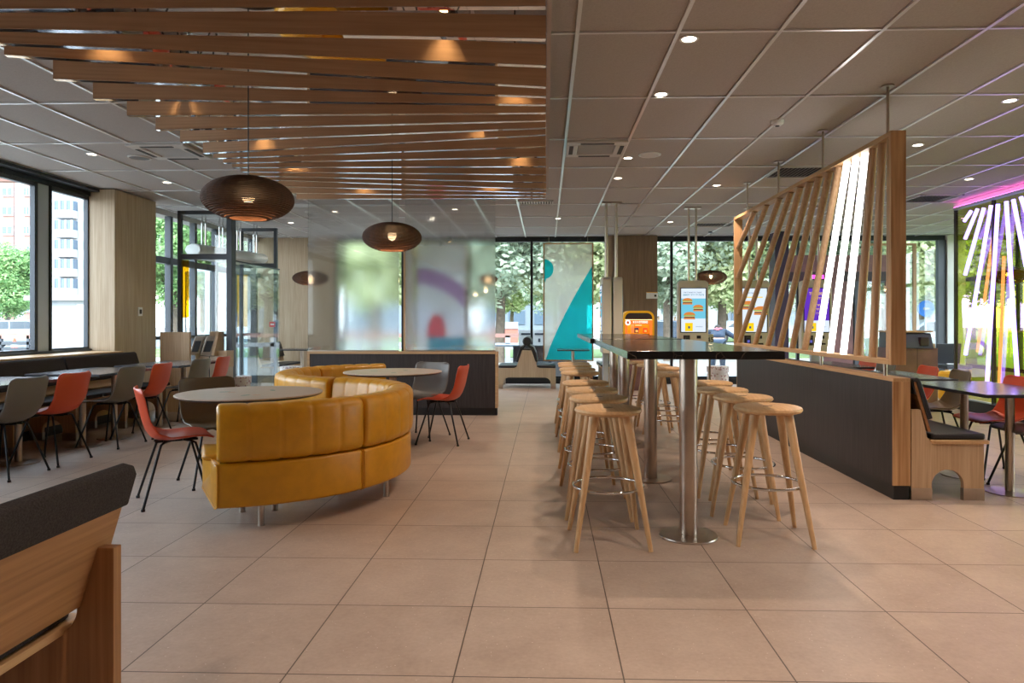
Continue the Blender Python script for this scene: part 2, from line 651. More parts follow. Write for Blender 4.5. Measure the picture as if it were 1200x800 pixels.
# left wall: low wall, head, window frames
YC0, YC1 = 8.9 - .17, 9.84 - .17       # clad column
g = MB()
g.box(XL - .25, XL, YF, YC1, 0, 0.88)
g.box(XL - .25, XL, YF, 1.2, 0.88, 2.90)
g.box(XL - .25, XL, YF, YB, 2.90, ZC)
o = g.build('wall_left', plain('side_wall_paint', lin(176, 170, 164), .8))
struct(o, 'low outer wall under the side windows', 'wall')
o = MB().box(XL - .30, XL + .04, 1.2, YC0, 0.88, 0.905).build('trim_2', M['frame'])
struct(o, 'dark window sill along the side wall', 'sill')
o = MB().box(XL - .12, XL + .14, YF, YC0, ZC - .05, ZC - 0.015).box(XL - .04, XL + .02, YF, YC0, 2.87, 2.93).build('trim_3', M['framedark'])
struct(o, 'dark track above the side windows', 'trim')
n = 1
edges = [1.2, 3.3, 5.6, 8.02, YC0 + .02]
for a, b in zip(edges[:-1], edges[1:]):
    g = MB()
    g.box(XL - .06, XL, b - .02 if b < 8.5 else b - .04, b, 0.905, 2.90)
    g.box(XL - .06, XL, a, b, 2.82, 2.90)
    g.box(XL - .06, XL, a, b, 0.905, 0.93)
    fr = g.build('window_%d' % n, M['frame'], bevel=.004)
    struct(fr, 'grey framed side window towards the street', 'window')
    MB().box(XL - .045, XL - .035, a, b, 0.92, 2.86).build('glass_pane', M['glass'], fr)
    if b < 8.5:
        MB().box(XL - .06, XL + .004, b - .19, b - .02, 0.905, 2.86).build('mullion_cover', M['framelight'], fr)
        g = MB()
        for q in (.245, .225, .205):
            g.box(XL - .05, XL + .008, b - q, b - q + .012, 0.905, 2.86)
        g.build('mullion_groove', M['frame'], fr)
    MB().box(XL - .02, XL + .012, b - .002, b + .03, 0.905, 2.90).build('inner_mullion', M['framedark'], fr) if b < 8.5 else None
    n += 1
o = MB().box(XL - .02, -5.56, YC0, YC1, 0, 2.96).build('trim_4', M['column_oak'], bevel=.003)
struct(o, 'oak clad square column at the side windows', 'column')
MB().box(-5.562, -5.55, 9.23, 9.33, 1.33, 1.45).build('thermostat', M['white'], o, bevel=.01)
MB().box(-5.552, -5.545, 9.255, 9.305, 1.36, 1.42).build('dial', M['bronze_dark'], o, bevel=.004)

# back wall
g = MB()
g.box(XL - .2, -4.28, YB, YB + .15, 0, ZC)
o = g.build('wall_back', M['column_oak'])
struct(o, 'oak veneered back wall behind the frosted glass', 'wall')
o = MB().box(-4.28, XR, YB - .02, YB + .1, 2.875, ZC).build('trim_5', M['framedark'])
struct(o, 'dark head rail above the back windows', 'trim')
o = MB().box(-4.28, XR, YB - .05, YB + .05, 0, 0.11).build('baseboard_back', M['black'])
struct(o, 'black baseboard under the back windows', 'baseboard')


def Xat(px, Y=YB):
    return at(px, 377, Y).x


bx = [-4.28, Xat(402), Xat(472), Xat(550), Xat(623), Xat(717)]
bx2 = [Xat(768), Xat(787), Xat(866), Xat(935), Xat(1000), Xat(1060), Xat(1103)]
for arr in (bx, bx2):
    for i, (a, b) in enumerate(zip(arr[:-1], arr[1:])):
        g = MB()
        w = .025
        g.box(a - w, a + w, YB - .02, YB + .06, 0.11, 2.875)
        g.box(a + w, b - w, YB - .02, YB + .06, 0.11, 0.15)
        fr = g.build('window_%d' % n, M['framedark'], bevel=.003)
        struct(fr, 'tall dark framed back window', 'window')
        MB().box(a + w, b - w, YB + .015, YB + .025, 0.15, 2.875).build('glass_pane', M['glass'], fr)
        n += 1
g = MB().box(bx[-1], bx2[0], YB - .26, YB + .1, 0, 2.96)
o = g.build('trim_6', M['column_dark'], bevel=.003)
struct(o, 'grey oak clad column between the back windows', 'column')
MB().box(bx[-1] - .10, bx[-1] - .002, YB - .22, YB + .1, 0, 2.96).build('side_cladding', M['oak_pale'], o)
g = MB().box(bx[-1] + .1, bx2[0], YB - .275, YB - .26, 0, .1).build('plinth', M['black'], o)
tag(MB().box(Xat(755), Xat(768), 13.70, 13.735, at(0, 350.5, 13.7).z, at(0, 343, 13.7).z).build('notice_plate', M['white'], bevel=.002),
    'small white notice plate with yellow edges mounted on the grey oak column', 'sign')
np_ = bpy.data.objects['notice_plate']
MB().box(Xat(755), Xat(768), 13.695, 13.70, at(0, 343.8, 13.7).z, at(0, 343, 13.7).z).build('edge_stripe', M['yellow'], np_)
MB().box(Xat(764), Xat(766.5), 13.694, 13.70, at(0, 348.4, 13.7).z, at(0, 346, 13.7).z).build('printed_square', M['black'], np_)
# right end
g = MB().box(Xat(1107), XR, YB - .1, YB + .1, 0, ZC)
o = g.build('wall_corner', M['whitematt'])
struct(o, 'white wall strip beside the last back window', 'wall')
g = MB().box(Xat(1098), Xat(1107), YB - .05, YB + .05, 0, 2.88)
o = g.build('trim_7', M['frame'])
struct(o, 'grey window post at the white wall strip', 'trim')
# right wall with windows
g = MB()
g.box(XR, XR + .2, YF, 3.0, 0, ZC)
g.box(XR, XR + .2, 3.0, YB, 2.86, ZC)
g.box(XR, XR + .2, 3.0, YB, 0, .35)
o = g.build('wall_right', M['whitematt'])
struct(o, 'far side wall beyond the coloured glass screen', 'wall')
for a, b in ((3.0, 5.6), (5.6, 8.2), (8.2, 10.8), (10.8, 12.4), (12.4, 14.0)):
    g = MB()
    g.box(XR + .02, XR + .1, a, a + .08, .35, 2.86)
    g.box(XR + .02, XR + .1, a + .08, b, .35, .42)
    g.box(XR + .02, XR + .1, a + .08, b, 2.05, 2.13)
    fr = g.build('window_%d' % n, M['framedark'])
    struct(fr, 'dark framed window in the far side wall', 'window')
    MB().box(XR + .05, XR + .06, a + .08, b, .42, 2.86).build('glass_pane', M['glass'], fr)
    n += 1

# ------------------------------------------------------------------ glazed entrance on the left
OFF = -.16


def pane_frame(name, label, x0, x1, y, z1, transom, mat=None, t=.055, th=.06, lastmat=None):
    g = MB()
    g.box(x0, x0 + t, y - th / 2, y + th / 2, 0, z1)
    g.box(x1 - t, x1, y - th / 2, y + th / 2, 0, z1)
    g.box(x0 + t, x1 - t, y - th / 2, y + th / 2, z1 - t, z1)
    g.box(x0 + t, x1 - t, y - th / 2, y + th / 2, transom, transom + .08)
    g.box(x0 + t, x1 - t, y - th / 2, y + th / 2, 0, .12)
    o = g.build(name, mat or M['frame'], bevel=.004)
    struct(o, label, 'door')
    MB().box(x0 + t, x1 - t, y - .006, y + .006, transom + .08, z1 - t).build('glass_pane', M['glass2'], o)
    MB().box(x0 + t, x1 - t, y - .006, y + .006, .12, transom).build('glass_pane', M['glass2'], o)
    return o


ya = 9.94
a = at(209, 247, ya)
b = at(271, 247, ya)
tz = at(240, 304, ya).z
d1 = pane_frame('door_1', 'dark framed glass screen of the entrance lobby with a transom', a.x, b.x, ya, a.z, tz)
MB().box(b.x - .05, b.x + .03, ya - .05, ya + .09, 0, a.z).build('corner_post', M['frame'], d1, bevel=.004)
yb_ = 11.75
a2 = at(281, 267.5, yb_)
b2 = at(325, 267.5, yb_)
d2 = pane_frame('door_2', 'dark framed glass leaf of the lobby with a red sticker', a2.x, b2.x, yb_, a2.z, at(300, 314, yb_).z)
st = at(319, 380, yb_ - .04)
MB().box(st.x - .05, st.x + .05, yb_ - .042, yb_ - .032, st.z - .045, st.z + .045).build('red_sticker', M['red'], d2)
MB().box(st.x - .03, st.x + .03, yb_ - .045, yb_ - .042, st.z - .012, st.z + .014).build('sticker_mark', M['white'], d2)
# link bar along the depth between both
g = MB()
g.box(b.x - .012, b.x + .012, ya, yb_, tz - .02, tz)
g.box(b.x - .03, b.x + .03, ya, yb_, 0, .1)
dl = g.build('door_3', M['frame'])
struct(dl, 'glazed side of the entrance lobby', 'door')
MB().box(b.x - .006, b.x + .006, ya + .09, yb_, .1, tz - .02).build('glass_pane', M['glass2'], dl)
# outer door line in left wall plane
g = MB()
for yy in (YC1 + .03, 10.6, 11.35, 12.1, 12.85, 13.6):
    g.box(XL - .06, XL + .04, yy, yy + .07, 0, 2.9)
g.box(XL - .05, XL + .03, YC1, YB, 2.15, 2.25)
g.box(XL - .05, XL + .03, YC1, YB, 0, .1)
g.box(XL - .05, XL + .03, YC1, YB, .98, 1.03)
do = g.build('door_4', M['frame'], bevel=.004)
struct(do, 'glazed outer entrance doors in the side wall', 'door')
MB().box(XL - .012, XL - .002, YC1 + .1, YB, .1, 2.9).build('glass_pane', M['glass2'], do)
# inner lobby frames standing across: dark posts and yellow film strips
ym = 12.7
for i, (pa, pb) in enumerate(((214, 243), (243, 266))):
    A_, B_ = at(pa, 312, ym), at(pb, 312, ym)
    g = MB()
    t = .05
    g.box(A_.x, A_.x + t, ym, ym + .05, 0, A_.z)
    g.box(B_.x - t, B_.x, ym, ym + .05, 0, A_.z)
    g.box(A_.x + t, B_.x - t, ym, ym + .05, A_.z - .1, A_.z)
    g.box(A_.x + t, B_.x - t, ym, ym + .05, 0, .12)
    g.box(A_.x + t, B_.x - t, ym, ym + .05, at(0, 402, ym).z, at(0, 398, ym).z)
    fr = g.build('door_%d' % (5 + i), M['framelight'], bevel=.003)
    struct(fr, 'sliding glass door leaf inside the lobby', 'door')
    MB().box(A_.x + t, B_.x - t, ym + .02, ym + .03, .12, A_.z - .1).build('glass_pane', M['glass2'], fr)
g = MB()
A_, B_ = at(277, 308, 12.3), at(290, 322, 12.3)
g.box(A_.x - .04, A_.x, 12.3, 12.36, 0, A_.z)
g.box(B_.x, B_.x + .16, 12.3, 12.36, 0, A_.z)
g.box(A_.x, B_.x, 12.3, 12.36, B_.z, A_.z)
g.box(A_.x, B_.x, 12.3, 12.36, at(0, 406, 12.3).z, at(0, 403, 12.3).z)
g.box(A_.x, B_.x, 12.3, 12.36, 0, .1)
fr = g.build('door_7', M['frame'])
struct(fr, 'narrow glazed door leaf with a yellow film band', 'door')
MB().box(A_.x, B_.x, 12.32, 12.33, at(0, 383, 12.3).z, B_.z).build('film_band', M['yellow'], fr)
MB().box(A_.x, B_.x, 12.325, 12.335, .1, at(0, 383, 12.3).z).build('glass_pane', thin_glass('grey_blue_glass', (.55, .66, .74, 1)), fr)
A_, B_ = at(213, 305, ya + .03), at(222, 372, ya + .03)
MB().box(A_.x, B_.x, ya + .014, ya + .022, B_.z, A_.z).build('film_band', M['yellowfilm'], d1)
# white air curtain hung by rods
Lp, Rp = at(226, 291, 10.5), at(306, 304, 12.15)
zc = .5 * (Lp.z + Rp.z)
ln = math.hypot(Rp.x - Lp.x, Rp.y - Lp.y)
ac = thing('hanging_air_curtain', 'long white air curtain hung on steel rods inside the glass lobby', 'air curtain', (Lp.x, Lp.y, 0), math.atan2(Rp.y - Lp.y, Rp.x - Lp.x))
prof = [(-.15, .0), (-.13, .05), (-.06, .085), (.04, .09), (.12, .06), (.16, -.01), (.12, -.07), (.02, -.10), (-.10, -.08), (-.15, -.04)]
MB().prism([(u, zc + v) for u, v in prof], 0, ln, 'YZ').build('housing', M['white'], ac, bevel=.02, smooth=35)
MB().prism([(-.13, zc - .05), (.13, zc - .06), (.13, zc - .14), (-.06, zc - .13)], .12, ln - .12, 'YZ').build('nozzle', M['vent'], ac, bevel=.01)
for f_ in (.12, .17, .36, .41, .62, .67, .88, .93):
    MB().cyl((ln * f_, .0, zc + .06), (ln * f_, .0, ZC - .01), .012, n=8).build('hanging_rod', M['chrome'], ac, smooth=40)

# ------------------------------------------------------------------ ceiling baffles
pairs = [(1.95, 1.45), (2.12, 1.76), (2.28, 2.10), (2.44, 2.25), (2.60, 2.41), (2.75, 2.722), (2.92, 3.033), (3.07, 3.349), (3.215, 3.65), (3.534, 3.805), (3.846, 3.946),
         (4.158, 4.098), (4.464, 4.255), (4.762, 4.413), (5.08, 4.575), (5.236, 4.878), (5.39, 5.181), (5.545, 5.507),
         (5.70, 5.814), (5.86, 6.135), (6.01, 6.45), (6.32, 6.62), (6.65, 6.775), (6.97, 6.916)]
ordw = ['last', 'second', 'third', 'fourth', 'fifth', 'sixth', 'seventh', 'eighth', 'ninth', 'tenth', 'eleventh', 'twelfth', 'thirteenth',
        'fourteenth', 'fifteenth', 'sixteenth', 'seventeenth', 'eighteenth', 'nineteenth', 'twentieth', 'twenty-first', 'twenty-second', 'twenty-third', 'twenty-fourth']
ZB = CH + 1.2
nb = len(pairs)
for i, (l, r) in enumerate(pairs):
    XLb = -2.44
    yl = F * 1.2 * l * 1e-3 + K * XLb
    yr = F * 1.2 * r * 1e-3
    p0 = Vector((0.0, yr, ZB))
    p1 = Vector((XLb, yl, ZB))
    L = (p1 - p0).length
    ang = math.atan2(p1.y - p0.y, p1.x - p0.x)
    k = nb - 1 - i
    lab = 'farthest wooden ceiling baffle, its polished underside above the frosted screen' if k == 0 else \
        'wooden ceiling baffle with polished underside, %s counted from the far end' % ordw[k]
    b = thing('ceiling_baffle', lab, 'baffle', p0, ang, 'slanting wooden baffles under the ceiling')
    MB().box(0.002, L, -.015, .015, .002, .100).build('board', M['baffle'], b)
    MB().box(0.002, L, -.015, .015, 0, .002).build('polished_strip', M['mirror'], b)
o = MB().box(.003, .022, .6, 6.78, 2.52, ZC).build('trim_8', plain('pale_edge_plate', lin(176, 160, 152), 0.5, .2))
struct(o, 'pale edge plate closing the baffle field', 'trim')
g = MB()
for xx in (-2.1, -1.25, -.4):
    g.box(xx - .015, xx + .015, .9, 6.6, 2.56, 2.60)
o = g.build('trim_9', M['framedark'])
struct(o, 'dark carrier rails above the baffles', 'trim')
for i, (xx, yy) in enumerate(((-2.1, 1.2), (-2.1, 3.6), (-2.1, 6.3), (-.4, 1.2), (-.4, 3.6), (-.4, 6.3))):
    o = MB().cyl((xx, yy, 2.59), (xx, yy, ZC), .006, n=6).build('trim_%d' % (10 + i), M['chrome'])
    struct(o, 'thin steel hanger of the baffle carrier', 'trim')


# ------------------------------------------------------------------ lights
def spot(loc, power, col, size=R(110), blend=.6, rad=.03, name='lamp'):
    l = bpy.data.lights.new(name, 'SPOT')
    l.energy = power
    l.color = col
    l.spot_size = size
    l.spot_blend = blend
    l.shadow_soft_size = rad
    o = bpy.data.objects.new(name, l)
    o.location = loc
    C.objects.link(o)
    return o


WARM = (1.0, 0.77, 0.60)
WARM2 = (1.0, 0.80, 0.62)
DLP = 62.0
dls = [((.87, 4.2), 'above the near end of the black table'), ((.87, 5.22), 'above the middle of the black table'),
       ((.86, 7.25), 'above the second black table, the nearer one'), ((.86, 8.27), 'above the far end of the second black table'),
       ((2.15, 8.7), 'between the speaker and the hanging slat screen'), ((2.14, 11.9), 'in front of the self-order screens'),
       ((3.62, 6.72), 'just behind the slat screen'), ((3.61, 5.37), 'above the table beside the slat screen'), ((5.1, 8.32), 'near the purple tube lights'),
       ((-4.66, 7.08), 'above the window bench tables'), ((-4.68, 8.52), 'in front of the oak column'), ((-4.44, 12.0), 'in front of the back oak wall'),
       ((.87, 2.0), None), ((.87, 0.0), None), ((3.6, 2.5), None), ((3.6, 0), None), ((5.6, 4.5), None), ((-4.6, 4.5), None), ((-4.6, 2.0), None),
       ((2.14, 2.4), None), ((-3.3, 7.9), 'behind the far left baffle ends'), ((-1.4, 8.0), 'just past the farthest baffle'), ((-1.9, 11.5), 'behind the frosted glass'), ((.2, 11.5), 'above the end of the tiled passage'), ((5.0, 11.5), 'before the bronze lobby fascia'), ((-3.3, 0.5), None),
       ((-1.2, 0.4), None), ((5.6, 1.5), None)]
proto = None
for (x_, y_), lab in dls:
    p = V(x_, y_, ZC)
    spot((p.x, p.y, ZC - .03), DLP * (1.12 if x_ > 0 else (.95 if x_ > -3 else .22)), WARM if x_ > -3 else (1, .88, .76), rad=.035)
    if lab is None and y_ < 3.3:
        lab2 = None
    if lab is None:
        # fixtures the photograph does not show stay outside the picture or above the baffles
        lab = 'recessed round ceiling downlight near the front of the room, not in the picture'
        nm = 'ceiling_downlight'
    if proto is None:
        proto = thing('ceiling_downlight', 'small round recessed ceiling downlight ' + lab, 'ceiling light', p, 0, 'recessed downlights')
        MB().lathe([(.058, -.001), (.058, -.006), (.044, -.006), (.040, .004), (.058, -.001)], 24).build('trim_ring', M['white'], proto, smooth=30)
        MB().lathe([(0, -.003), (.042, -.003), (.042, -.001), (0, -.001)], 24).build('lens', M['lamp_on'], proto)
    else:
        lb = lab if lab.startswith('recessed') else 'small round recessed ceiling downlight ' + lab
        dup(proto, p, 0, lb)

# warm spots above the baffles
sp = [(-2.0, 3.06, 'over the near left baffle ends'), (-.46, 3.06, 'over the near right baffle ends'), (-2.1, 3.86, 'grazing the fourth row of baffles'), (-.17, 3.82, 'beside the edge plate'),
      (-.43, 4.45, 'over the middle baffles'), (-1.98, 4.78, 'by the stepped baffle ends'), (-2.0, 5.42, 'just above the large pendant'),
      (-.2, 5.18, 'near the edge plate in the far half'), (-.5, 6.18, 'over the farthest baffles'), (-1.7, 6.25, 'above the smaller pendant')]
wproto = None
for x_, y_, lab in sp:
    yr_ = y_ + K * x_
    faces_ = []
    for l_, r_ in pairs:
        ya_ = F * 1.2 * r_ * 1e-3
        yb3 = F * 1.2 * l_ * 1e-3 + K * -2.44
        faces_.append(ya_ + (yb3 - ya_) * x_ / -2.44 - .015)
    yr_ = min((f_ for f_ in faces_ if f_ > yr_ - .02), default=yr_) - .062
    p = Vector((x_, yr_, 2.66))
    s = spot((p.x, p.y, 2.655), 5.5, (1.0, .68, .34), size=R(76), blend=1.0, rad=.012)
    lb = 'warm little spotlight between the ceiling baffles ' + lab
    if wproto is None:
        wproto = thing('ceiling_spotlight', lb, 'spotlight', p, 0, 'warm spotlights above the baffles')
        MB().cyl((0, 0, 0), (0, 0, .09), .03, n=16).build('can', M['black_pl'], wproto, smooth=40)
        MB().cyl((0, 0, -.002), (0, 0, -.0005), .022, n=16).build('lens', M['lamp_warm'], wproto)
        MB().cyl((0, 0, .09), (0, 0, ZC - 2.66), .004, n=6).build('stem', M['black_pl'], wproto)
    else:
        dup(wproto, p, 0, lb)


# ------------------------------------------------------------------ pendants
def pendant(px, py, Y, dia, label, first=None, hfac=.5):
    p = at(px, py, Y)
    nm = 'pendant_lamp'
    t = thing(nm, label, 'pendant lamp', (p.x, p.y, p.z), 0, 'oval layered pendant lamps')
    a, b = dia / 2, dia * hfac / 2
    nr = 26 if dia * F / Y > 40 else 14
    g = MB()
    for i in range(nr):
        z0 = -b * .90 + (b * 1.86) * i / nr
        z1 = z0 + (b * 1.86) / nr * .66
        zm = (z0 + z1) / 2
        ro = a * math.sqrt(max(0, 1 - (zm / b) ** 2))
        ri = max(ro - .020 * dia / .46 if i < nr - 4 else 0.02, .02)
        if i > nr - 3:
            ri = .012
        g.lathe([(ro, z0), (ro, z1), (ri, z1), (ri, z0), (ro, z0)], 56 if nr == 30 else 32)
    g.build('shade', M['cardboard'], t)
    g = MB()
    for k in range(3):
        an = k * 2 * PI / 3 + .4
        for zz in [-.6, -.3, 0, .3, .6]:
            r0 = a * math.sqrt(1 - zz * zz) - .014 * dia / .46
            zz2 = zz + .3
            r1 = a * math.sqrt(max(0.05, 1 - zz2 * zz2)) - .014 * dia / .46
            g.cyl((r0 * math.cos(an), r0 * math.sin(an), zz * b), (max(r1, .02) * math.cos(an), max(r1, .02) * math.sin(an), zz2 * b), .003, n=5)
    g.build('rib', M['cardboard'], t)
    MB().cyl((0, 0, b * .9), (0, 0, ZC - p.z - .02), .003, n=6).build('cord', M['black_pl'], t)
    MB().lathe([(0, ZC - p.z), (.045, ZC - p.z), (.045, ZC - p.z - .02), (0, ZC - p.z - .025)], 20).build('ceiling_cap', M['black_pl'], t)
    MB().cyl((0, 0, b * .30), (0, 0, b * .92), .022, n=14).build('socket', M['black_pl'], t)
    MB().sphere((0, 0, b * .12), .032, .032, .038).build('bulb', M['bulb'], t, smooth=60)
    l = bpy.data.lights.new('pendant_glow', 'POINT')
    l.energy = 3.0
    l.color = (1, .62, .3)
    l.shadow_soft_size = .035
    lo = bpy.data.objects.new('pendant_glow', l)
    lo.location = (p.x, p.y, p.z - b * .35)
    C.objects.link(lo)
    return t


pendant(291, 233, 3.52, .455, 'large dark oval pendant lamp above the near round table')
pendant(459.5, 278, 5.2, .445, 'dark oval pendant lamp in front of the frosted screen, bulb glowing')
pendant(364, 326, 10.9, .56, 'oval pendant lamp half hidden by the left edge of the frosted glass', hfac=.42)
pendant(572, 327, 13.2, .36, 'small dark pendant lamp at the far edge of the frosted glass', hfac=.55)
pendant(833, 325, 13.3, .60, 'dark pendant lamp behind the middle self-order screen', hfac=.46)
pendant(1181, 322.5, 11.4, .56, 'oval pendant lamp seen through the coloured glass', hfac=.5)


# ------------------------------------------------------------------ ceiling fixtures
def cassette(px, py, label, w=.58):
    d = 377 - py
    Y = (ZC - CH) * F / d
    p = V((px - 640) / F * Y, Y, ZC)
    t = thing('ceiling_air_conditioner', label, 'air conditioner', p, 0, 'ceiling air conditioners')
    h = w / 2
    g = MB()
    g.box(-h, h, -h, -h * .62, -.03, 0).box(-h, h, h * .62, h, -.03, 0).box(-h, -h * .62, -h * .62, h * .62, -.03, 0).box(h * .62, h, -h * .62, h * .62, -.03, 0)
    g.build('panel', M['vent'], t, bevel=.008)
    g = MB()
    for k in range(9):
        yy = -h * .56 + h * 1.12 * k / 8
        g.box(-h * .6, h * .6, yy - .006, yy + .006, -.022, -.010)
    g.build('grille', M['vent'], t)
    MB().box(-h * .62, h * .62, -h * .62, h * .62, -.008, -.002).build('intake', plain('intake_grey', lin(66, 66, 68), .8), t)
    g = MB()
    for s in (-1, 1):
        g.box(-h * .55, h * .55, s * h * .84 - .02, s * h * .84 + .02, -.034, -.028)
        g.box(s * h * .84 - .02, s * h * .84 + .02, -h * .55, h * .55, -.034, -.028)
    g.build('outlet_slot', M['ventdark'], t)


def vent(px, py, label, w=.58, dpt=.58, Yo=None):
    d = 377 - py
    Y = (ZC - CH) * F / d
    p = V((px - 640) / F * Y, Y, ZC)
    t = thing('ceiling_vent', label, 'air vent', p, 0, 'slatted ceiling vents')
    h, q = w / 2, dpt / 2
    g = MB()
    g.box(-h, h, -q, -q + .02, -.02, 0).box(-h, h, q - .02, q, -.02, 0).box(-h, -h + .02, -q, q, -.02, 0).box(h - .02, h, -q, q, -.02, 0)
    g.build('frame', M['vent'], t)
    MB().box(-h + .02, h - .02, -q + .02, q - .02, -.003, -.001).build('back_plate', M['ventdark'], t)
    g = MB()
    n_ = 12
    for k in range(n_):
        xx = -h + .04 + (w - .08) * k / (n_ - 1)
        g.prism([(xx - .012, -.018), (xx - .009, -.018), (xx + .012, -.004), (xx + .009, -.004)], -q + .02, q - .02, 'XZ')
    g.build('louvre', M['vent'], t)


cassette(698, 172.5, 'square ceiling air conditioner beside the wooden baffle field')
cassette(200, 176, 'square ceiling air conditioner at the stepped baffle ends')
vent(628, 237, 'slatted ceiling vent just past the farthest baffle', .50, .35)
vent(934, 200.7, 'slatted ceiling vent above the hanging slat screen')
vent(836, 262.7, 'dark ceiling vent above the self-order screens', .7, .5)
vent(1090, 232, 'slatted ceiling vent near the coloured glass wall')
vent(353, 240, 'slatted ceiling vent between the large pendant and the frosted glass', .5, .35)


def disc(px, py, label, nm, cat, r, prof, mats, grp=None):
    d = 377 - py
    Y = (ZC - CH) * F / d
    p = V((px - 640) / F * Y, Y, ZC)
    t = thing(nm, label, cat, p, 0, grp)
    MB().lathe(prof[0], 32).build('housing', mats[0], t, smooth=30)
    MB().lathe(prof[1], 32).build('face', mats[1], t, smooth=30)


sp_prof = ([(.115, 0), (.115, -.008), (.10, -.014), (.095, -.010), (.095, 0)], [(0, -.010), (.095, -.010), (.095, -.004), (0, -.004)])
disc(761.3, 181, 'round white ceiling loudspeaker beside the air conditioner over the black table', 'ceiling_speaker', 'speaker', .11, sp_prof, (M['white'], M['vent']), 'round ceiling loudspeakers')
disc(164, 184.3, 'round grey ceiling loudspeaker before the stepped baffle ends', 'ceiling_speaker', 'speaker', .11, sp_prof, (M['vent'], plain('speaker_grey', lin(120, 120, 122), .6)), 'round ceiling loudspeakers')
disc(366, 248.5, 'round grey ceiling loudspeaker above the back oak wall', 'ceiling_speaker', 'speaker', .11, sp_prof, (M['vent'], M['vent']), 'round ceiling loudspeakers')
sm_prof = ([(0, -.045), (.03, -.045), (.05, -.03), (.055, -.012), (.055, 0)], [(0, -.05), (.018, -.05), (.018, -.044), (0, -.044)])
disc(910.7, 141.4, 'white smoke detector on the ceiling above the slat screen', 'ceiling_smoke_detector', 'smoke detector', .05, sm_prof, (M['white'], M['ventdark']))
disc(524, 251, 'small white smoke detector on the ceiling near the frosted glass', 'ceiling_smoke_detector', 'smoke detector', .05, sm_prof, (M['white'], M['vent']))
p = at(359, 282, 13.6)
t = thing('ceiling_camera', 'small black dome camera at the top of the oak wall', 'camera', (p.x, 13.85, 0))
MB().cyl((0, 0, 2.82), (0, 0, ZC), .03, n=12).build('mount', M['white'], t, smooth=40)
MB().sphere((0, 0, 2.80), .06, .06, .06).build('dome', M['black_pl'], t, smooth=60)

# ------------------------------------------------------------------ low divider with frosted glass
dv = thing('low_divider', 'low dark panelled divider with oak edge carrying the frosted glass', 'divider', (0, 0, 0))
yd = 9.24 - .05
xa, xb = at(360, 400, yd).x, at(583.5, 400, yd).x
w = .035
MB().box(xa + w, xb - w, yd, yd + .10, .10, .82).build('panel', M['darkwood'], dv)
g = MB()
g.box(xa, xb, yd - .01, yd + .12, .82, .853)
g.box(xa, xa + w, yd - .01, yd + .12, .10, .82)
g.box(xb - w, xb, yd - .01, yd + .12, .10, .82)
g.build('oak_edge', M['oak_x'], dv, bevel=.002)
MB().box(xa + .01, xb - .01, yd + .005, yd + .11, 0, .10).build('plinth', M['black'], dv)
for i, (pa, pb) in enumerate(((361, 467.5), (475, 580.5))):
    xa_, xb_ = at(pa, 300, yd + .05).x, at(pb, 300, yd + .05).x
    t = thing('frosted_glass_panel', 'tall frosted glass pane on the dark divider, ' + ('beside the back oak wall' if i == 0 else 'beside the open passage'), 'glass screen', (0, 0, 0), 0, 'frosted panes on the divider')
    MB().box(xa_, xb_, yd + .048, yd + .058, .853, ZC - .012).build('pane', M['frost'], t)
    MB().box(xa_, xb_, yd + .04, yd + .066, .853, .868).build('floor_channel', M['steel'], t)
    MB().box(xa_, xb_, yd + .04, yd + .066, ZC - .03, ZC - .012).build('ceiling_channel', M['framelight'], t)


# ------------------------------------------------------------------ slat screen divider on the right
dr = thing('low_divider', 'long dark panelled divider with oak end below the hanging slat screen', 'divider', (0, 0, 0))
X0, X1 = 2.435, 2.555
yn, yf = 4.84 + .075, 8.82 + .075
MB().box(X0 + .003, X1 - .003, yn + .012, yf - .012, .10, .83).build('panel', M['darkwood'], dr)
MB().box(X0, X1, yn, yf, .83, .855).build('top_edge', M['edge_oak'], dr, bevel=.002)
MB().box(X0, X1, yn, yn + .012, .10, .83).build('end_face', M['oak_ply'], dr)
MB().box(X0, X1, yf - .012, yf, .10, .83).build('end_face', M['oak'], dr)
MB().box(X0 + .008, X1 - .004, yn + .01, yf - .01, 0, .10).build('plinth', M['black'], dr)

ss = thing('hanging_slat_screen', 'oak framed screen of slanted round slats hung above the dark divider', 'slat screen', (0, 0, 0))
XS, W_ = 2.44, .105
ysn, ysf = 4.88 + .073, 8.98 + .073
zb0, zt0 = .945, 2.605
fr = .035
MB().box(XS, XS + W_, ysn, ysn + fr, zb0, zt0).build('near_post', M['oak_ply'], ss, bevel=.002)
MB().box(XS, XS + W_, ysf - fr, ysf, zb0, zt0).build('far_post', M['rod_oak'], ss, bevel=.002)
MB().box(XS, XS + W_, ysn + fr, ysf - fr, zt0 - fr, zt0).build('top_rail', M['edge_oak'], ss, bevel=.002)
MB().box(XS, XS + W_, ysn + fr, ysf - fr, zb0, zb0 + fr).build('bottom_rail', M['edge_oak'], ss, bevel=.002)
rods = [((92, 292), (48, 395)), ((130, 272), (45, 490)), ((170, 255), (45, 603)), ((205, 235), (50, 705)), ((235, 218), (92, 703)), ((265, 203), (132, 708)),
        ((293, 187), (170, 712)), ((325, 170), (208, 715)), ((355, 155), (247, 718)), ((380, 140), (285, 722)), ((408, 125), (327, 728)), ((436, 112), (368, 733)),
        ((462, 97), (412, 738)), ((490, 83), (460, 740)), ((518, 65), (515, 745))]
XM = XS + W_ / 2


def on_screen(u, v):
    px, py = 850 + u * .375, 140 + v * .375
    Ys = XM * F / (px - 640)
    z = CH + (377 - py) * Ys / F
    return Ys + K * XM, z


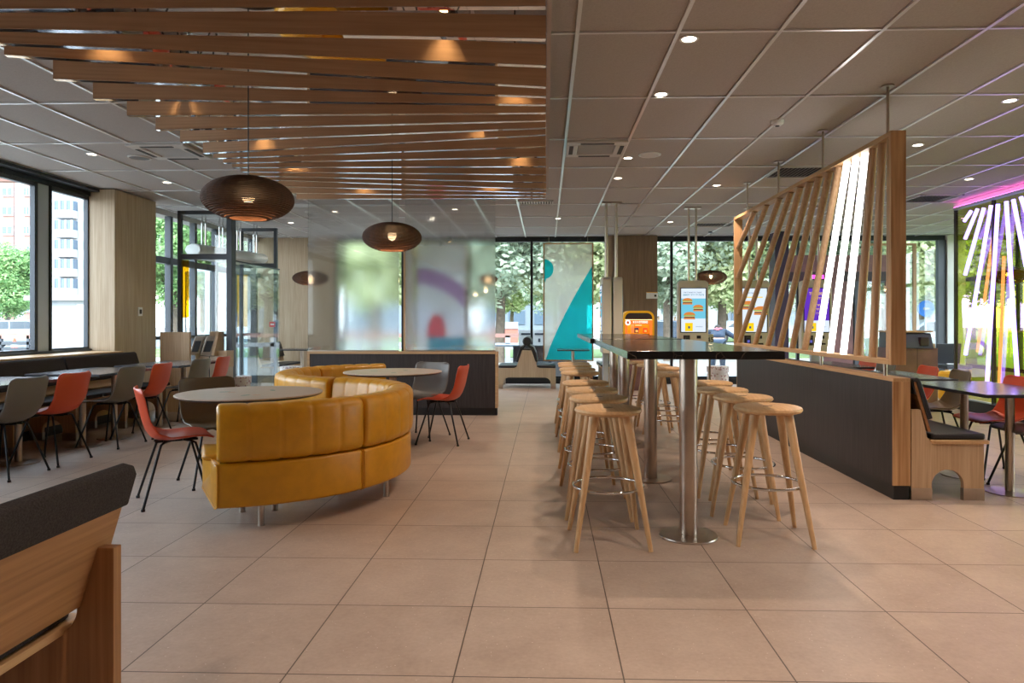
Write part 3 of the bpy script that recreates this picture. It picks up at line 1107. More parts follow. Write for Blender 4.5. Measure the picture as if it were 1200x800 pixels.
for i, (tp, bt) in enumerate(rods):
    y1, z1 = on_screen(*tp)
    y0, z0 = on_screen(*bt)
    z1 = zt0 - fr
    y1 = min(max(y1, ysn + .07), ysf - .06)
    if i >= 3:
        z0 = zb0 + fr
        y0 = max(y0, ysn + fr + .03)
    else:
        y0 = ysf - fr
    if i == 3:
        y0 = ysf - fr - .03
    if i in (9, 10, 11):
        o = MB().cyl((XM, y0, z0), (XM, y1, z1), .026, n=20).build('light_tube', M['tube'], ss, smooth=60)
        o['label'] = 'glowing white light tube'
    else:
        MB().cyl((XM, y0, z0 - .006), (XM, y1, z1 + .006), .030, n=20).build('slat', M['rod_oak'], ss, smooth=60)
for px in (1040, 964, 912, 875.5):
    Ys = XM * F / (px - 640)
    yy = max(Ys + K * XM, ysn + .08)
    MB().cyl((XM, yy, zt0), (XM, yy, ZC - .01), .011, n=10).build('hanging_rod', M['steel'], ss, smooth=60)
    MB().cyl((XM, yy, ZC - .012), (XM, yy, ZC), .045, n=20).build('ceiling_plate', M['steel'], ss, smooth=40)
for px in (1037, 962):
    Ys = XM * F / (px - 640)
    yy = Ys + K * XM
    MB().cyl((XM, yy, .855), (XM, yy, zb0), .014, n=12).build('foot_post', M['steel'], ss, smooth=60)


# ------------------------------------------------------------------ chairs
def smoothstep(t):
    t = max(0, min(1, t))
    return t * t * (3 - 2 * t)


def make_chair(label, mat, grp):
    t = thing('shell_chair', label, 'chair', (0, 0, 0), 0, grp)
    # profile: faces +X
    prof = [(.222, .444), (.205, .452), (.17, .457), (.10, .456), (.02, .447), (-.06, .440), (-.115, .445), (-.155, .468), (-.182, .51), (-.200, .57), (-.215, .64), (-.230, .71), (-.243, .765), (-.250, .80)]
    # resample
    pts = []
    for i in range(len(prof) - 1):
        for k in range(3):
            f = k / 3
            pts.append((prof[i][0] * (1 - f) + prof[i + 1][0] * f, prof[i][1] * (1 - f) + prof[i + 1][1] * f))
    pts.append(prof[-1])
    n = len(pts)
    bm = bmesh.new()
    rows = []
    nv = 14
    for i, (x, z) in enumerate(pts):
        s = i / (n - 1)
        if s < .45:
            w = .225 - .012 * smoothstep(s / .45)
        else:
            w = .213 + .004 * smoothstep((s - .45) / .3)
        # rounded ends
        e0 = s / .09
        if e0 < 1:
            w -= .055 * (1 - math.sqrt(max(0, 1 - (1 - e0) ** 2)))
        e1 = (1 - s) / .10
        if e1 < 1:
            w -= .060 * (1 - math.sqrt(max(0, 1 - (1 - e1) ** 2)))
        row = []
        a = pts[max(i - 1, 0)]
        b = pts[min(i + 1, n - 1)]
        tx, tz = b[0] - a[0], b[1] - a[1]
        l = math.hypot(tx, tz)
        nx, nz = tz / l, -tx / l      # points to the sitter's side (up/forward)
        if nz < 0 and s < .3:
            nx, nz = -nx, -nz
        for j in range(nv + 1):
            v = -1 + 2 * j / nv
            bend = (.004 + .028 * smoothstep(s / .45)) * abs(v) ** 3
            k2 = smoothstep((s - .35) / .1) * (1 - smoothstep((s - .60) / .12)) * .018
            row.append(bm.verts.new((x + nx * (bend + k2 * abs(v) ** 2), v * w, z + nz * (bend + k2 * v * v))))
        rows.append(row)
    for a, b in zip(rows[:-1], rows[1:]):
        for j in range(nv):
            bm.faces.new((a[j], a[j + 1], b[j + 1], b[j]))
    bmesh.ops.recalc_face_normals(bm, faces=bm.faces)
    me = bpy.data.meshes.new('seat_shell')
    bm.to_mesh(me)
    bm.free()
    me.materials.append(mat)
    for p in me.polygons:
        p.use_smooth = True
    o = bpy.data.objects.new('seat_shell', me)
    C.objects.link(o)
    o.parent = t
    so = o.modifiers.new('thick', 'SOLIDIFY')
    so.thickness = .012
    so.offset = 0
    sb = o.modifiers.new('sub', 'SUBSURF')
    sb.levels = 1
    sb.render_levels = 1
    for sx, sy in ((1, 1), (1, -1), (-1, 1), (-1, -1)):
        xt, xb = (.10 if sx > 0 else -.09), (.225 if sx > 0 else -.215)
        l = MB().tube([(xt - .04 * sx, sy * .05, .425), (xt - .01 * sx, sy * .10, .424), (xt + .012 * sx, sy * .122, .412), (xb, sy * .215, .012)], .0088, n=8)
        l.build('leg', M['blackmetal'], t, smooth=50)
        MB().cyl((xb, sy * .215, 0), (xb, sy * .215, .016), .013, n=10).build('foot_glide', M['black_pl'], t, smooth=40)
    g = MB().tube([(-.13, .03, .424), (.14, .03, .424)], .008, n=8).tube([(-.13, -.03, .424), (.14, -.03, .424)], .008, n=8)
    g.box(.04, .08, -.08, .08, .425, .438).box(-.08, -.04, -.08, .08, .422, .434)
    g.build('under_frame', M['blackmetal'], t)
    return t


ch_o = make_chair('orange shell chair at the window tables, nearest one', M['orange'], 'shell chairs along the window tables')
SEAT_X = -4.40
rows_ = [('g', 5.60, 'grey shell chair at the window tables, cut by the picture edge'),
         ('o', 6.14, 'orange shell chair at the window tables, nearest of the orange ones there'),
         ('g', 7.0, 'grey shell chair between the two nearer orange chairs at the window tables'),
         ('o', 7.53, 'orange shell chair at the window tables, second orange one along'),
         ('g', 8.40, 'grey shell chair at the farthest window table'),
         ('o', 8.95, 'orange shell chair at the far end of the window tables')]
ch_g = None
first_o = True
for c_, yy, lab in rows_:
    p = V(SEAT_X, yy)
    if c_ == 'o':
        if first_o:
            ch_o.location = p
            ch_o.rotation_euler = (0, 0, PI)
            ch_o['label'] = lab
            first_o = False
        else:
            dup(ch_o, p, PI + R(3), lab)
    else:
        if ch_g is None:
            ch_g = dup(ch_o, p, PI, lab)
            setmat(ch_g, M['orange'], M['grey'])
        else:
            dup(ch_g, p, PI - R(3), lab)
# near round table chairs
dup(ch_o, V(-2.60, 4.84), R(35), 'red-orange shell chair left of the near round table', 'shell chairs around the round tables')
ch_b = dup(ch_o, V(-2.60, 5.42), R(-48), 'olive brown shell chair tucked behind the near round table', 'shell chairs around the round tables')
setmat(ch_b, M['orange'], M['brown'])
dup(ch_o, V(-1.07, 7.18), R(172), 'orange shell chair beside the far round table, facing it', 'shell chairs around the round tables')
dup(ch_g, V(-1.34, 7.50), R(-110), 'grey shell chair behind the far round table', 'shell chairs around the round tables')
GR = 'shell chairs beside the coloured glass'
dup(ch_g, V(3.62, 5.08), PI, 'grey shell chair at the near right table, mostly out of the picture', GR)
dup(ch_o, V(3.68, 5.66), PI, 'orange shell chair with purple-lit seat at the near right table', GR)
cb2 = dup(ch_b, V(3.62, 6.42), R(172), 'brown shell chair behind the near right table by the coloured glass', GR)
dup(ch_o, V(3.66, 7.02), R(176), 'orange shell chair between the brown chair and the bronze waste cabinet', GR)
dup(ch_g, V(3.62, 7.78), PI, 'grey shell chair glimpsed under the slat screen', GR)
dup(ch_o, V(3.66, 8.32), PI, 'orange shell chair glimpsed under the slat screen', GR)


# ------------------------------------------------------------------ tables
def rect_table(x0, x1, y0, y1, poles, label, z=.74, grp=None, px=None, mat=None):
    cx, cy = (x0 + x1) / 2, (y0 + y1) / 2
    c = V(cx, cy)
    t = thing('pedestal_table', label, 'table', c, 0, grp)
    MB().prism(rrect(x1 - x0, y1 - y0, .015), z - .012, z, 'XY').build('tabletop', mat or M['table_blue'], t)
    MB().prism(rrect(x1 - x0 - .004, y1 - y0 - .004, .015), z - .024, z - .012, 'XY').build('edge_band', M['black_pl'], t)
    for yy in poles:
        pxx = (px if px is not None else cx) - cx
        MB().cyl((pxx, yy - cy, .012), (pxx, yy - cy, z - .024), .030, n=20).build('pole', M['steel'], t, smooth=50)
        MB().lathe([(0, 0), (.165, 0), (.165, .006), (.05, .013), (0, .014)], 32, (pxx, yy - cy)).build('foot_plate', M['steel'], t, smooth=30)
    return t


gt_ = 'grey window bench tables'
rect_table(-5.08, -4.36, 5.35, 6.42, (5.6, 6.12), 'grey rectangular table by the window bench, nearest one', grp=gt_, px=-4.68)
rect_table(-5.08, -4.32, 6.70, 7.72, (6.94, 7.45), 'grey rectangular table by the window bench, middle one', grp=gt_, px=-4.66)
rect_table(-5.02, -4.24, 8.0, 9.1, (8.25, 8.8), 'grey rectangular table by the window bench, farthest one', grp=gt_, px=-4.62)
gt2 = 'dark tables along the divider bench'
rect_table(3.08, 3.78, 4.82, 5.95, (5.06, 5.61), 'dark rectangular table glowing purple by the right bench', grp=gt2, px=3.40)
rect_table(3.05, 3.68, 6.15, 7.25, (6.4, 6.95), 'dark rectangular table behind the purple-lit one', grp=gt2, px=3.38)
rect_table(3.05, 3.72, 7.8, 8.9, (8.05, 8.6), 'dark rectangular table seen below the slat screen, farthest', grp=gt2, px=3.38)
rect_table(-5.0, -4.42, 12.75, 13.45, (13.0,), 'small dark table before the back oak wall', px=-4.6)
rect_table(.20, .80, 12.6, 13.2, (12.9,), 'small dark table before the hanging teal panel', px=.50)


def round_table(x, y, label, poles=1):
    t = thing('round_table', label, 'table', V(x, y), 0, 'round tables inside the yellow sofa')
    MB().lathe([(0, .715), (.47, .715), (.495, .725), (.50, .731), (0, .731)], 72).build('under_edge', M['black_pl'], t, smooth=30)
    MB().lathe([(0, .731), (.50, .731), (.50, .738), (.497, .740), (0, .740)], 72).build('tabletop', M['table_light'], t, smooth=30)
    MB().cyl((0, 0, .012), (0, 0, .716), .038, n=24).build('pole', M['steel'], t, smooth=50)
    MB().lathe([(0, 0), (.23, 0), (.23, .006), (.06, .014), (0, .015)], 40).build('foot_plate', M['steel'], t, smooth=30)
    g = MB()
    for a_, dx, dy in ((.5, -.20, .02), (2.2, .10, .15), (1.1, .05, -.2)):
        g.prism([(dx + .035 * math.cos(q) * 1.2 * math.cos(a_) - .016 * math.sin(q) * math.sin(a_), dy + .035 * math.cos(q) * math.sin(a_) + .016 * math.sin(q) * math.cos(a_)) for q in [2 * PI * k / 14 for k in range(14)]], .7398, .7405, 'XY')
    g.build('leaf_print', M['leafdecal'], t)
    g = MB()
    for a_, dx, dy in ((.1, -.14, .0), (2.6, .12, -.18)):
        g.prism([(dx + .03 * math.cos(q), dy + .012 * math.sin(q)) for q in [2 * PI * k / 12 for k in range(12)]], .7398, .7405, 'XY')
    g.build('petal_print', M['leafdecal2'], t)
    return t


round_table(-2.14, 5.0, 'pale round table with printed leaves in the near curve of the sofa')
round_table(-1.58, 7.12, 'pale round table in the far curve of the yellow sofa')


# ------------------------------------------------------------------ yellow S sofa
def arc_piece(c, a0, a1, section, puff, panel, name, mat, parent, step=0.62, shear=0.0):
    """sweep a closed (r,z) section round centre c from a0 to a1 degrees; puff = how far panels swell between the stitch lines"""
    n = max(2, int(abs(a1 - a0) / step))
    npan = max(1, round(abs(a1 - a0) / panel))
    bm = bmesh.new()
    m = len(section)
    nr = []
    for i in range(m):
        a, b = section[i - 1], section[(i + 1) % m]
        tx, tz = b[0] - a[0], b[1] - a[1]
        l = math.hypot(tx, tz) or 1
        nr.append((tz / l, -tx / l))
    rings = []
    for k in range(n + 1):
        f = k / n
        th = R(a0 + (a1 - a0) * f)
        u = (f * npan) % 1.0
        if k == n:
            u = 1.0
        pf = puff * ((1 - abs(2 * u - 1) ** 12) * .6 + (1 - (2 * u - 1) ** 2) * .4) if puff else 0
        endr = 0
        e = min(f, 1 - f) * abs(R(a1 - a0)) * 1.0
        if e < .02:
            endr = -.012 * (1 - math.sqrt(max(0, 1 - (1 - e / .02) ** 2)))
        ring = []
        for i, (r, z) in enumerate(section):
            q = pf + endr
            rr, zz = r + nr[i][0] * q, z + nr[i][1] * q
            t2 = th - shear * (1 - f) ** 1.5 * (1.125 - rr)
            ring.append(bm.verts.new((c[0] + rr * math.cos(t2), c[1] + rr * math.sin(t2), zz)))
        rings.append(ring)
    for a, b in zip(rings[:-1], rings[1:]):
        for i in range(m):
            bm.faces.new((a[i], a[(i + 1) % m], b[(i + 1) % m], b[i]))
    bm.faces.new(rings[0])
    bm.faces.new(rings[-1][::-1])
    bmesh.ops.recalc_face_normals(bm, faces=bm.faces)
    me = bpy.data.meshes.new(name)
    bm.to_mesh(me)
    bm.free()
    me.materials.append(mat)
    me.set_sharp_from_angle(angle=R(50))
    for p in me.polygons:
        p.use_smooth = True
    o = bpy.data.objects.new(name, me)
    C.objects.link(o)
    o.parent = parent
    return o


def rsec(r0, r1, z0, z1, rad, n=4, slant=0.0):
    pts = []
    for cx, cz, a0 in ((r1 - rad, z0 + rad, -90), (r1 - rad, z1 - rad, 0), (r0 + rad, z1 - rad, 90), (r0 + rad, z0 + rad, 180)):
        for k in range(n + 1):
            a = R(a0 + 90 * k / n)
            x, z = cx + rad * math.cos(a), cz + rad * math.sin(a)
            if slant and x < (r0 + r1) / 2:
                x += slant * (z - z0) / (z1 - z0)
            pts.append((x, z))
    return pts


C1 = V(-2.15, 5.15)
C2 = V(-1.58, 7.10)
sofa = thing('curved_sofa', 'long mustard yellow leather S-shaped sofa with ribbed backrest', 'sofa', (0, 0, 0))
base_s = rsec(.56, 1.125, .15, .415, .022)
seat_s = rsec(.57, .95, .405, .436, .014)
back_s = rsec(.915, 1.135, .425, .752, .05, slant=.045)
dir12 = math.degrees(math.atan2(C2.y - C1.y, C2.x - C1.x))
a_end = dir12
mods = []
ang0 = -79
spl = [ang0, -32, 20, a_end]
for a0, a1 in zip(spl[:-1], spl[1:]):
    mods.append((C1, a0 + .25, a1 - .25))
b0 = dir12 + 180
for a0, a1 in ((b0, b0 - 49), (b0 - 49, b0 - 98), (b0 - 98, b0 - 147)):
    mods.append((C2, a1 + .25, a0 - .25))
for mi, (c, a0, a1) in enumerate(mods):
    sh = R(46) if mi == 0 else 0.0
    bs = arc_piece(c, a0, a1, base_s, 0, 50, 'base', M['leather'], sofa, shear=sh)
    arc_piece(c, a0 + .2, a1 - .2, seat_s, .006, 23, 'seat_cushion', M['leather'], sofa, shear=sh)
    arc_piece(c, a0, a1, back_s, .009, 9.4, 'backrest', M['leather'], sofa, shear=sh * .3)
    for aa, e in ((a0 + .2, 1), (a1 - .2, 0)):
        pts = []
        for r, z in base_s:
            t2 = R(aa) - sh * e * (1.125 - r)
            pts.append((c[0] + r * math.cos(t2), c[1] + r * math.sin(t2), z))
        MB().tube(pts, .004, n=5, closed=True).build('piping', M['piping'], bs)
for c, aa, rr in ((C1, -76, .62), (C1, -66, .98), (C1, -58, .66), (C1, -10, 1.02), (C1, -10, .64), (C1, 45, 1.0), (C2, b0 - 25, .65), (C2, b0 - 60, 1.02), (C2, b0 - 100, .65), (C2, b0 - 140, 1.02), (C2, b0 - 140, .66)):
    th = R(aa)
    x_, y_ = c[0] + rr * math.cos(th), c[1] + rr * math.sin(th)
    MB().cyl((x_, y_, .006), (x_, y_, .155), .019, n=16).cyl((x_, y_, 0), (x_, y_, .008), .022, n=16).build('leg', M['steel'], sofa, smooth=50)


# ------------------------------------------------------------------ bar tables and stools
def bar_table(x0, x1, y0, y1, poles, label, z=1.10, th=.042):
    t = thing('bar_table', label, 'table', V((x0 + x1) / 2, (y0 + y1) / 2), 0, 'high black bar tables')
    hx, hy = (x1 - x0) / 2, (y1 - y0) / 2
    MB().box(-hx, hx, -hy, hy, z - th, z).build('tabletop', M['marble'], t, bevel=.002)
    cy = (y0 + y1) / 2
    for yy in poles:
        MB().cyl((.015, yy - cy, .014), (.015, yy - cy, z - th), .0515, n=32).build('pole', M['steel'], t, smooth=50)
        MB().lathe([(0, 0), (.165, 0), (.168, .006), (.165, .012), (.06, .015), (0, .015)], 48, (.015, yy - cy)).build('foot_plate', M['steel'], t, smooth=30)
    return t


bar_table(.415, 1.215, 3.52, 5.92, (4.03, 5.49), 'high black marble-topped bar table on two steel columns, the nearer one')
bar_table(.39, 1.20, 6.08, 8.6, (7.15, 8.25), 'high black marble-topped bar table, the farther one')


def make_stool(label):
    t = thing('bar_stool', label, 'stool', (0, 0, 0), 0, 'round ash bar stools')
    MB().lathe([(0, .725), (.165, .725), (.185, .732), (.193, .744), (.188, .756), (.172, .762), (.0, .760)], 56).build('seat', M['stool_top'], t, smooth=35)
    MB().prism(rrect(.052, .020, .009), .7585, .7612, 'XY').build('grip_slot', M['bronze_dark'], t)
    for sx, sy in ((1, 1), (1, -1), (-1, 1), (-1, -1)):
        tp = Vector((sx * .092, sy * .092, .728))
        bt = Vector((sx * .205, sy * .205, 0))
        pts = [bt + (tp - bt) * f for f in (0, .25, .5, .75, .93, 1.0)]
        MB().tube(pts, [.0125, .016, .0195, .023, .0265, .027], n=14).build('leg', M['stool_wood'], t, smooth=50)
    rr = .198
    MB().tube([(rr * math.cos(2 * PI * k / 48), rr * math.sin(2 * PI * k / 48), .316) for k in range(48)], .0085, n=10, closed=True).build('foot_ring', M['chrome'], t, smooth=60)
    return t


left = [(.355, 3.95), (.346, 4.53), (.338, 5.07), (.325, 5.68), (.335, 6.80), (.33, 7.30), (.33, 7.88), (.33, 8.30)]
right = [(1.29, 4.02), (1.305, 4.58), (1.29, 5.08), (1.33, 5.65), (1.20, 6.68), (1.27, 7.45), (1.24, 8.0), (1.20, 8.55)]
on = ['nearest', 'second', 'third', 'fourth', 'fifth', 'sixth', 'seventh', 'farthest']
s0 = None
for side, arr in (('passage side', left), ('divider side', right)):
    for i, (x_, y_) in enumerate(arr):
        if i in (0, 7):
            lab = 'round ash bar stool on the %s of the black tables, %s one' % (side, on[i])
        else:
            lab = 'round ash bar stool on the %s of the black tables, %s from the front' % (side, on[i])
        rz = R([3, -4, 6, 2, -3, 5, -6, 4][i]) + (R(-8) if side[0] == 'd' else 0)
        if s0 is None:
            s0 = make_stool(lab)
            s0.location = V(x_, y_)
            s0.rotation_euler = (0, 0, rz)
        else:
            dup(s0, V(x_, y_), rz, lab)


# ------------------------------------------------------------------ benches
def arch_profile(w=.5, zs=.397, foot=.14, zarch=.215, backtop=.635, backx=.10, n=10):
    """side panel in (x,z): back at x=0, seat towards +x"""
    pts = [(0, 0), (foot, 0)]
    cx0, cx1 = foot, w - foot
    r = min((cx1 - cx0) / 2, zarch)
    for k in range(n + 1):
        a = PI / 2 * k / n
        pts.append((cx0 + r * (1 - math.cos(a)), zarch - r + r * math.sin(a)))
    for k in range(n + 1):
        a = PI / 2 * (1 - k / n)
        pts.append((cx1 - r * (1 - math.cos(a)), zarch - r + r * math.sin(a)))
    pts += [(w - foot, 0), (w, 0), (w, zs)]
    # scoop to the back
    x1 = backx + .075
    for k in range(n + 1):
        a = PI / 2 * k / n
        pts.append((x1 - .072 * math.sin(a), zs + .072 * (1 - math.cos(a))))
    pts += [(.062, backtop), (0, backtop)]
    return pts


def make_bench(L, label, loc, rz, grp, mats, panels=None, cushion='blackleather', split=None, w=.5, topz=.845, xb=.128, lean_k=.30):
    wy, wz = mats
    t = thing('bench', label, 'bench', loc, rz, grp)
    panels = panels or [0.0, L - .035]
    for yy in panels:
        e = MB().prism(arch_profile(w), yy, yy + .035, 'XZ').build('side_panel', wz, t, bevel=.0025)
        for x0, x1 in ((0, .14), (w - .14, w)):
            MB().box(x0 - .002, x1 + .002, yy - .002, yy + .037, 0, .085).build('metal_shoe', M['steel'], e)
    sb = MB()
    sb.prism(rrect(w - .10, L + .04, .03, cx=.138 + (w - .10) / 2, cy=L / 2), .398, .420, 'XY')
    sb.build('seat_board', M['edge_oak'], t, bevel=.002)
    sp_ = split or [(0.0, L)]
    for a, b in sp_:
        MB().prism(rrect(w - .12, b - a - .01, .03, cx=.155 + (w - .12) / 2, cy=(a + b) / 2), .421, .462, 'XY').build('seat_cushion', M[cushion], t, bevel=.012, smooth=40, seg=3)
        # back: leaning wood panel + cushion wrapped over its top
        dx_ = lean_k * (topz - .02 - .475)
        MB().prism([(xb, .475), (xb + .022, .475), (xb + .022 - dx_, topz - .02), (xb - dx_, topz - .02)], a + .005, b - .005, 'XZ').build('back_panel', wy, t, bevel=.002)
        zt = topz - .02
        zb_ = .56
        def bx_(z):
            return xb + .022 - (z - .475) * lean_k
        prof = [(bx_(zb_) + .001, zb_), (bx_(zb_) + .035, zb_ + .01), (bx_(zt) + .036, zt), (bx_(zt) + .026, zt + .022), (bx_(zt) + .004, zt + .034), (bx_(zt) - .028, zt + .026),
                (bx_(zt) - .036, zt + .002), (bx_(zt - .085) - .036, zt - .085), (bx_(zt - .085) - .023, zt - .087), (bx_(zt) - .0225, zt + .001), (bx_(zt) + .001, zt + .001)]
        MB().prism(prof, a, b, 'XZ').build('back_cushion', M[cushion] if cushion != 'blackleather' else M['blackleather'], t, bevel=.013 if cushion == 'felt' else .006, smooth=40, seg=3)
    return t


# foreground bench (faces away to the left): its back towards the viewer
Y_fg = 1.88
fg = make_bench(2.2, 'oak bench with dark felt-topped back in the near left corner', (-1.175, Y_fg + .03, 0), PI, None, (M['bench_oak_y'], M['bench_oak_z']), panels=[0.035, 1.1, 2.1], cushion='felt', w=.5, topz=.84, xb=.092, lean_k=.295)
# bench along divider, facing +X
b1 = make_bench(4.0, 'oak bench with black cushions along the dark divider', (2.562, 4.84 + .075, 0), 0, None, (M['bench_oak_y'], M['oak']), panels=[0.0, 1.3, 2.6, 3.96], split=[(.02, 1.33), (1.34, 2.66), (2.67, 3.98)])
# window bench
b2_ = make_bench(4.45, 'long oak window bench with charcoal cushions under the side windows', (-5.44, 4.45, 0), 0, None, (M['oak_y'], M['oak']), panels=[0.0, .9, 1.8, 2.65, 3.5, 4.37], cushion='felt', split=[(0.0, 3.06), (3.09, 4.43)])
o = MB().box(XL + .001, -5.46, 3.0, YC0 - .01, .0, .855).build('trim_20', M['oak_y'])
struct(o, 'oak ledge between the window bench and the sill', 'trim')
MB().box(XL + .001, -5.44, 3.0, YC0 - .01, .855, .875).build('ledge_board', M['edge_oak'], o, bevel=.003)
MB().box(-5.458, -5.45, 3.0, YC0 - .01, 0, .10).build('kick_board', M['black'], o)
# bench in the corner at the back, left
make_bench(1.15, 'oak bench with black back cushion beyond the glass lobby', V(-5.42, 12.75), 0, None, (M['oak_y'], M['oak_pale']), panels=[0.0, 1.1])
make_bench(1.2, 'oak bench with black seat facing the small table by the teal panel', V(1.55, 12.75) + Vector((0, 1.15, 0)), PI, None, (M['oak_y'], M['oak_pale']), panels=[0.0, 1.15])

# double bench seen end-on
db = thing('double_bench', 'back-to-back oak bench with round black bolster seen end-on', 'bench', V(-.36, 12.9))
hw = .54
pl = [(-hw, 0), (-hw + .09, 0)]
for k in range(9):
    a = PI / 2 * k / 8
    pl.append((-hw + .09 + .12 * (1 - math.cos(a)), .09 + .12 * math.sin(a)))
for k in range(9):
    a = PI / 2 * (1 - k / 8)
    pl.append((hw - .09 - .12 * (1 - math.cos(a)), .09 + .12 * math.sin(a)))
pl += [(hw - .09, 0), (hw, 0), (hw, .385)]
for k in range(7):
    a = PI / 2 * k / 6
    pl.append((.27 - .09 * math.sin(a), .385 + .07 * (1 - math.cos(a))))
pl += [(.085, .72), (-.085, .72)]
for k in range(7):
    a = PI / 2 * (1 - k / 6)
    pl.append((-.27 + .09 * math.sin(a), .385 + .07 * (1 - math.cos(a))))
pl += [(-hw, .385)]
for yy in (0, .85):
    e = MB().prism(pl, yy, yy + .035, 'XZ').build('side_panel', M['oak_pale'], db, bevel=.002)
    MB().box(-hw - .002, -hw + .092, yy - .002, yy + .037, 0, .08).build('metal_shoe', M['steel'], e)
    MB().box(hw - .092, hw + .002, yy - .002, yy + .037, 0, .08).build('metal_shoe', M['steel'], e)
for s in (-1, 1):
    MB().box(min(s * .17, s * .54), max(s * .17, s * .54), .0, .88, .388, .435).build('seat_cushion', M['blackleather'], db, bevel=.015, smooth=40)
    q = [(s * .13, .50), (s * .20, .50), (s * .175, .66), (s * .12, .78), (s * .03, .83), (0, .83), (s * .085, .72)]
    MB().prism(q, .02, .86, 'XZ').build('back_cushion', M['blackleather'], db, bevel=.01, smooth=40)
MB().cyl((0, -.02, .885), (0, .9, .885), .082, n=28).build('bolster', M['blackleather'], db, bevel=.02, smooth=40)
MB().box(-.02, .02, .3, .34, .81, .86).box(-.02, .02, .6, .64, .81, .86).build('bolster_bracket', M['steel'], db)


# ------------------------------------------------------------------ terrazzo stools
def terr(x, y, label, h=.44, r=.185):
    t = thing('terrazzo_stool', label, 'stool', V(x, y), 0, 'round terrazzo stools')
    MB().lathe([(0, 0), (r * .97, 0), (r, .02), (r, h * .70), (0, h * .70)], 36).build('drum', M['terrazzo'], t, smooth=40)
    MB().lathe([(0, h * .70), (r * .93, h * .70), (r * .93, h * .76), (r * 1.03, h * .77), (r * 1.05, h * .98), (r * 1.0, h), (0, h)], 36).build('seat', M['terrazzo'], t, smooth=40)


terr((279 - 640) * 10.3 / F, 10.3, 'round white terrazzo stool before the glass lobby')
terr((343.5 - 640) * 12.7 / F, 12.6, 'round terrazzo stool behind the curl of the yellow sofa')
terr((841 - 640) * 12.2 / F, 12.2, 'round pinkish terrazzo stool seen under the black bar table', h=.47)


# ------------------------------------------------------------------ waste stations
def PXbox(pa, pb, ya_, yb2, depth, Y):
    A = at(pa, ya_, Y)
    B = at(pb, yb2, Y)
    return A.x, B.x, Y, Y + depth, B.z, A.z


Yw = 9.45
ws = thing('waste_station', 'oak waste station with slanted tray flaps beside the oak column', 'waste station', (0, 0, 0))
A = at(185, 389, 9.35)
B = at(220, 389, 9.35)
MB().box(A.x, B.x, 9.40, 9.44, 0, A.z).build('side_board', M['oak'], ws, bevel=.002)
A2, B2 = at(220, 391, 9.75), at(251, 391, 9.75)
yq = 9.62
x0, x1 = B.x + .02, at(250, 391, yq).x
MB().box(x0, x1, yq + .30, yq + .33, 0, A.z).build('back_board', M['oak'], ws)
MB().box(x0, at(232, 0, yq).x, yq - .08, yq + .30, 0, at(0, 413.5, yq).z).build('cabinet', M['oak_pale'], ws, bevel=.003)
MB().box(at(232, 0, yq).x + .004, at(262, 0, yq).x, yq, yq + .30, 0, at(0, 417, yq).z).build('cabinet', M['oak_pale'], ws, bevel=.003)
MB().box(at(245, 0, yq).x, at(246, 0, yq).x, yq - .004, yq, .1, at(0, 417, yq).z).build('door_gap', M['black'], ws)
MB().box(at(249, 0, yq).x, at(262.5, 0, yq).x, yq + .10, yq + .30, .6, at(0, 411, yq).z).build('end_shelf', M['oak_x'], ws, bevel=.002)
zt, zl = at(0, 394, yq).z, at(0, 416, yq).z
for i, (pa, pb) in enumerate(((220.5, 232.5), (234, 247))):
    xa_, xb_ = at(pa, 0, yq).x, at(pb, 0, yq).x
    g = MB().prism([(yq + .02, zl), (yq + .28, zl), (yq + .28, zt), (yq + .20, zt)], xa_, xb_ - .01, 'YZ')
    f_ = g.build('tray_hood', M['steel'], ws, bevel=.004)
    hz = zt - zl
    def fy(v):
        return yq + .02 + .18 * v
    MB().prism([(fy(.18) - .004, zl + .18 * hz), (fy(.18) + .004, zl + .18 * hz), (fy(.75) + .004, zl + .75 * hz), (fy(.75) - .004, zl + .75 * hz)], xa_ + .025, xb_ - .035, 'YZ').build('flap_opening', M['black'], f_)
MB().prism([(yq, zl), (yq + .30, zl), (yq + .30, A.z), (yq + .16, A.z)], at(247.5, 0, yq).x, at(250.5, 0, yq).x, 'YZ').build('cheek_board', M['oak'], ws)

# bronze waste cabinet on the right
Yq = 9.75
wq = thing('waste_station', 'bronze coloured waste cabinet with tray opening beside the right window', 'waste station', (0, 0, 0))
xa_, xb_ = at(1046, 0, Yq).x, at(1099, 0, Yq).x
MB().box(xa_, xb_, Yq, Yq + .5, 0, at(0, 406.5, Yq).z).build('cabinet', M['bronze'], wq, bevel=.003)
MB().box(at(1075, 0, Yq).x - .003, at(1075, 0, Yq).x + .003, Yq - .002, Yq + .01, .05, at(0, 407, Yq).z).build('door_gap', M['black'], wq)
zt, zl = at(0, 390, Yq).z, at(0, 407, Yq).z
MB().prism([(Yq - .03, zl), (Yq + .4, zl), (Yq + .4, zt + .02), (Yq + .05, zt)], xa_, at(1093.5, 0, Yq).x, 'YZ').build('tray_hood', M['frame'], wq, bevel=.012)
MB().box(xa_, at(1094.5, 0, Yq).x, Yq + .02, Yq + .42, zt + .012, zt + .035).build('top_shelf', M['oak_x'], wq, bevel=.003)
MB().box(at(1077, 0, Yq).x, at(1087.5, 0, Yq).x, Yq - .035, Yq + .1, zl + .035, zt - .05).build('flap_opening', plain('dark_plum', lin(40, 12, 24), .4), wq, bevel=.012)


# ------------------------------------------------------------------ self-order kiosks
def screen_mat(name, col, s):
    return emis(name, col, s)


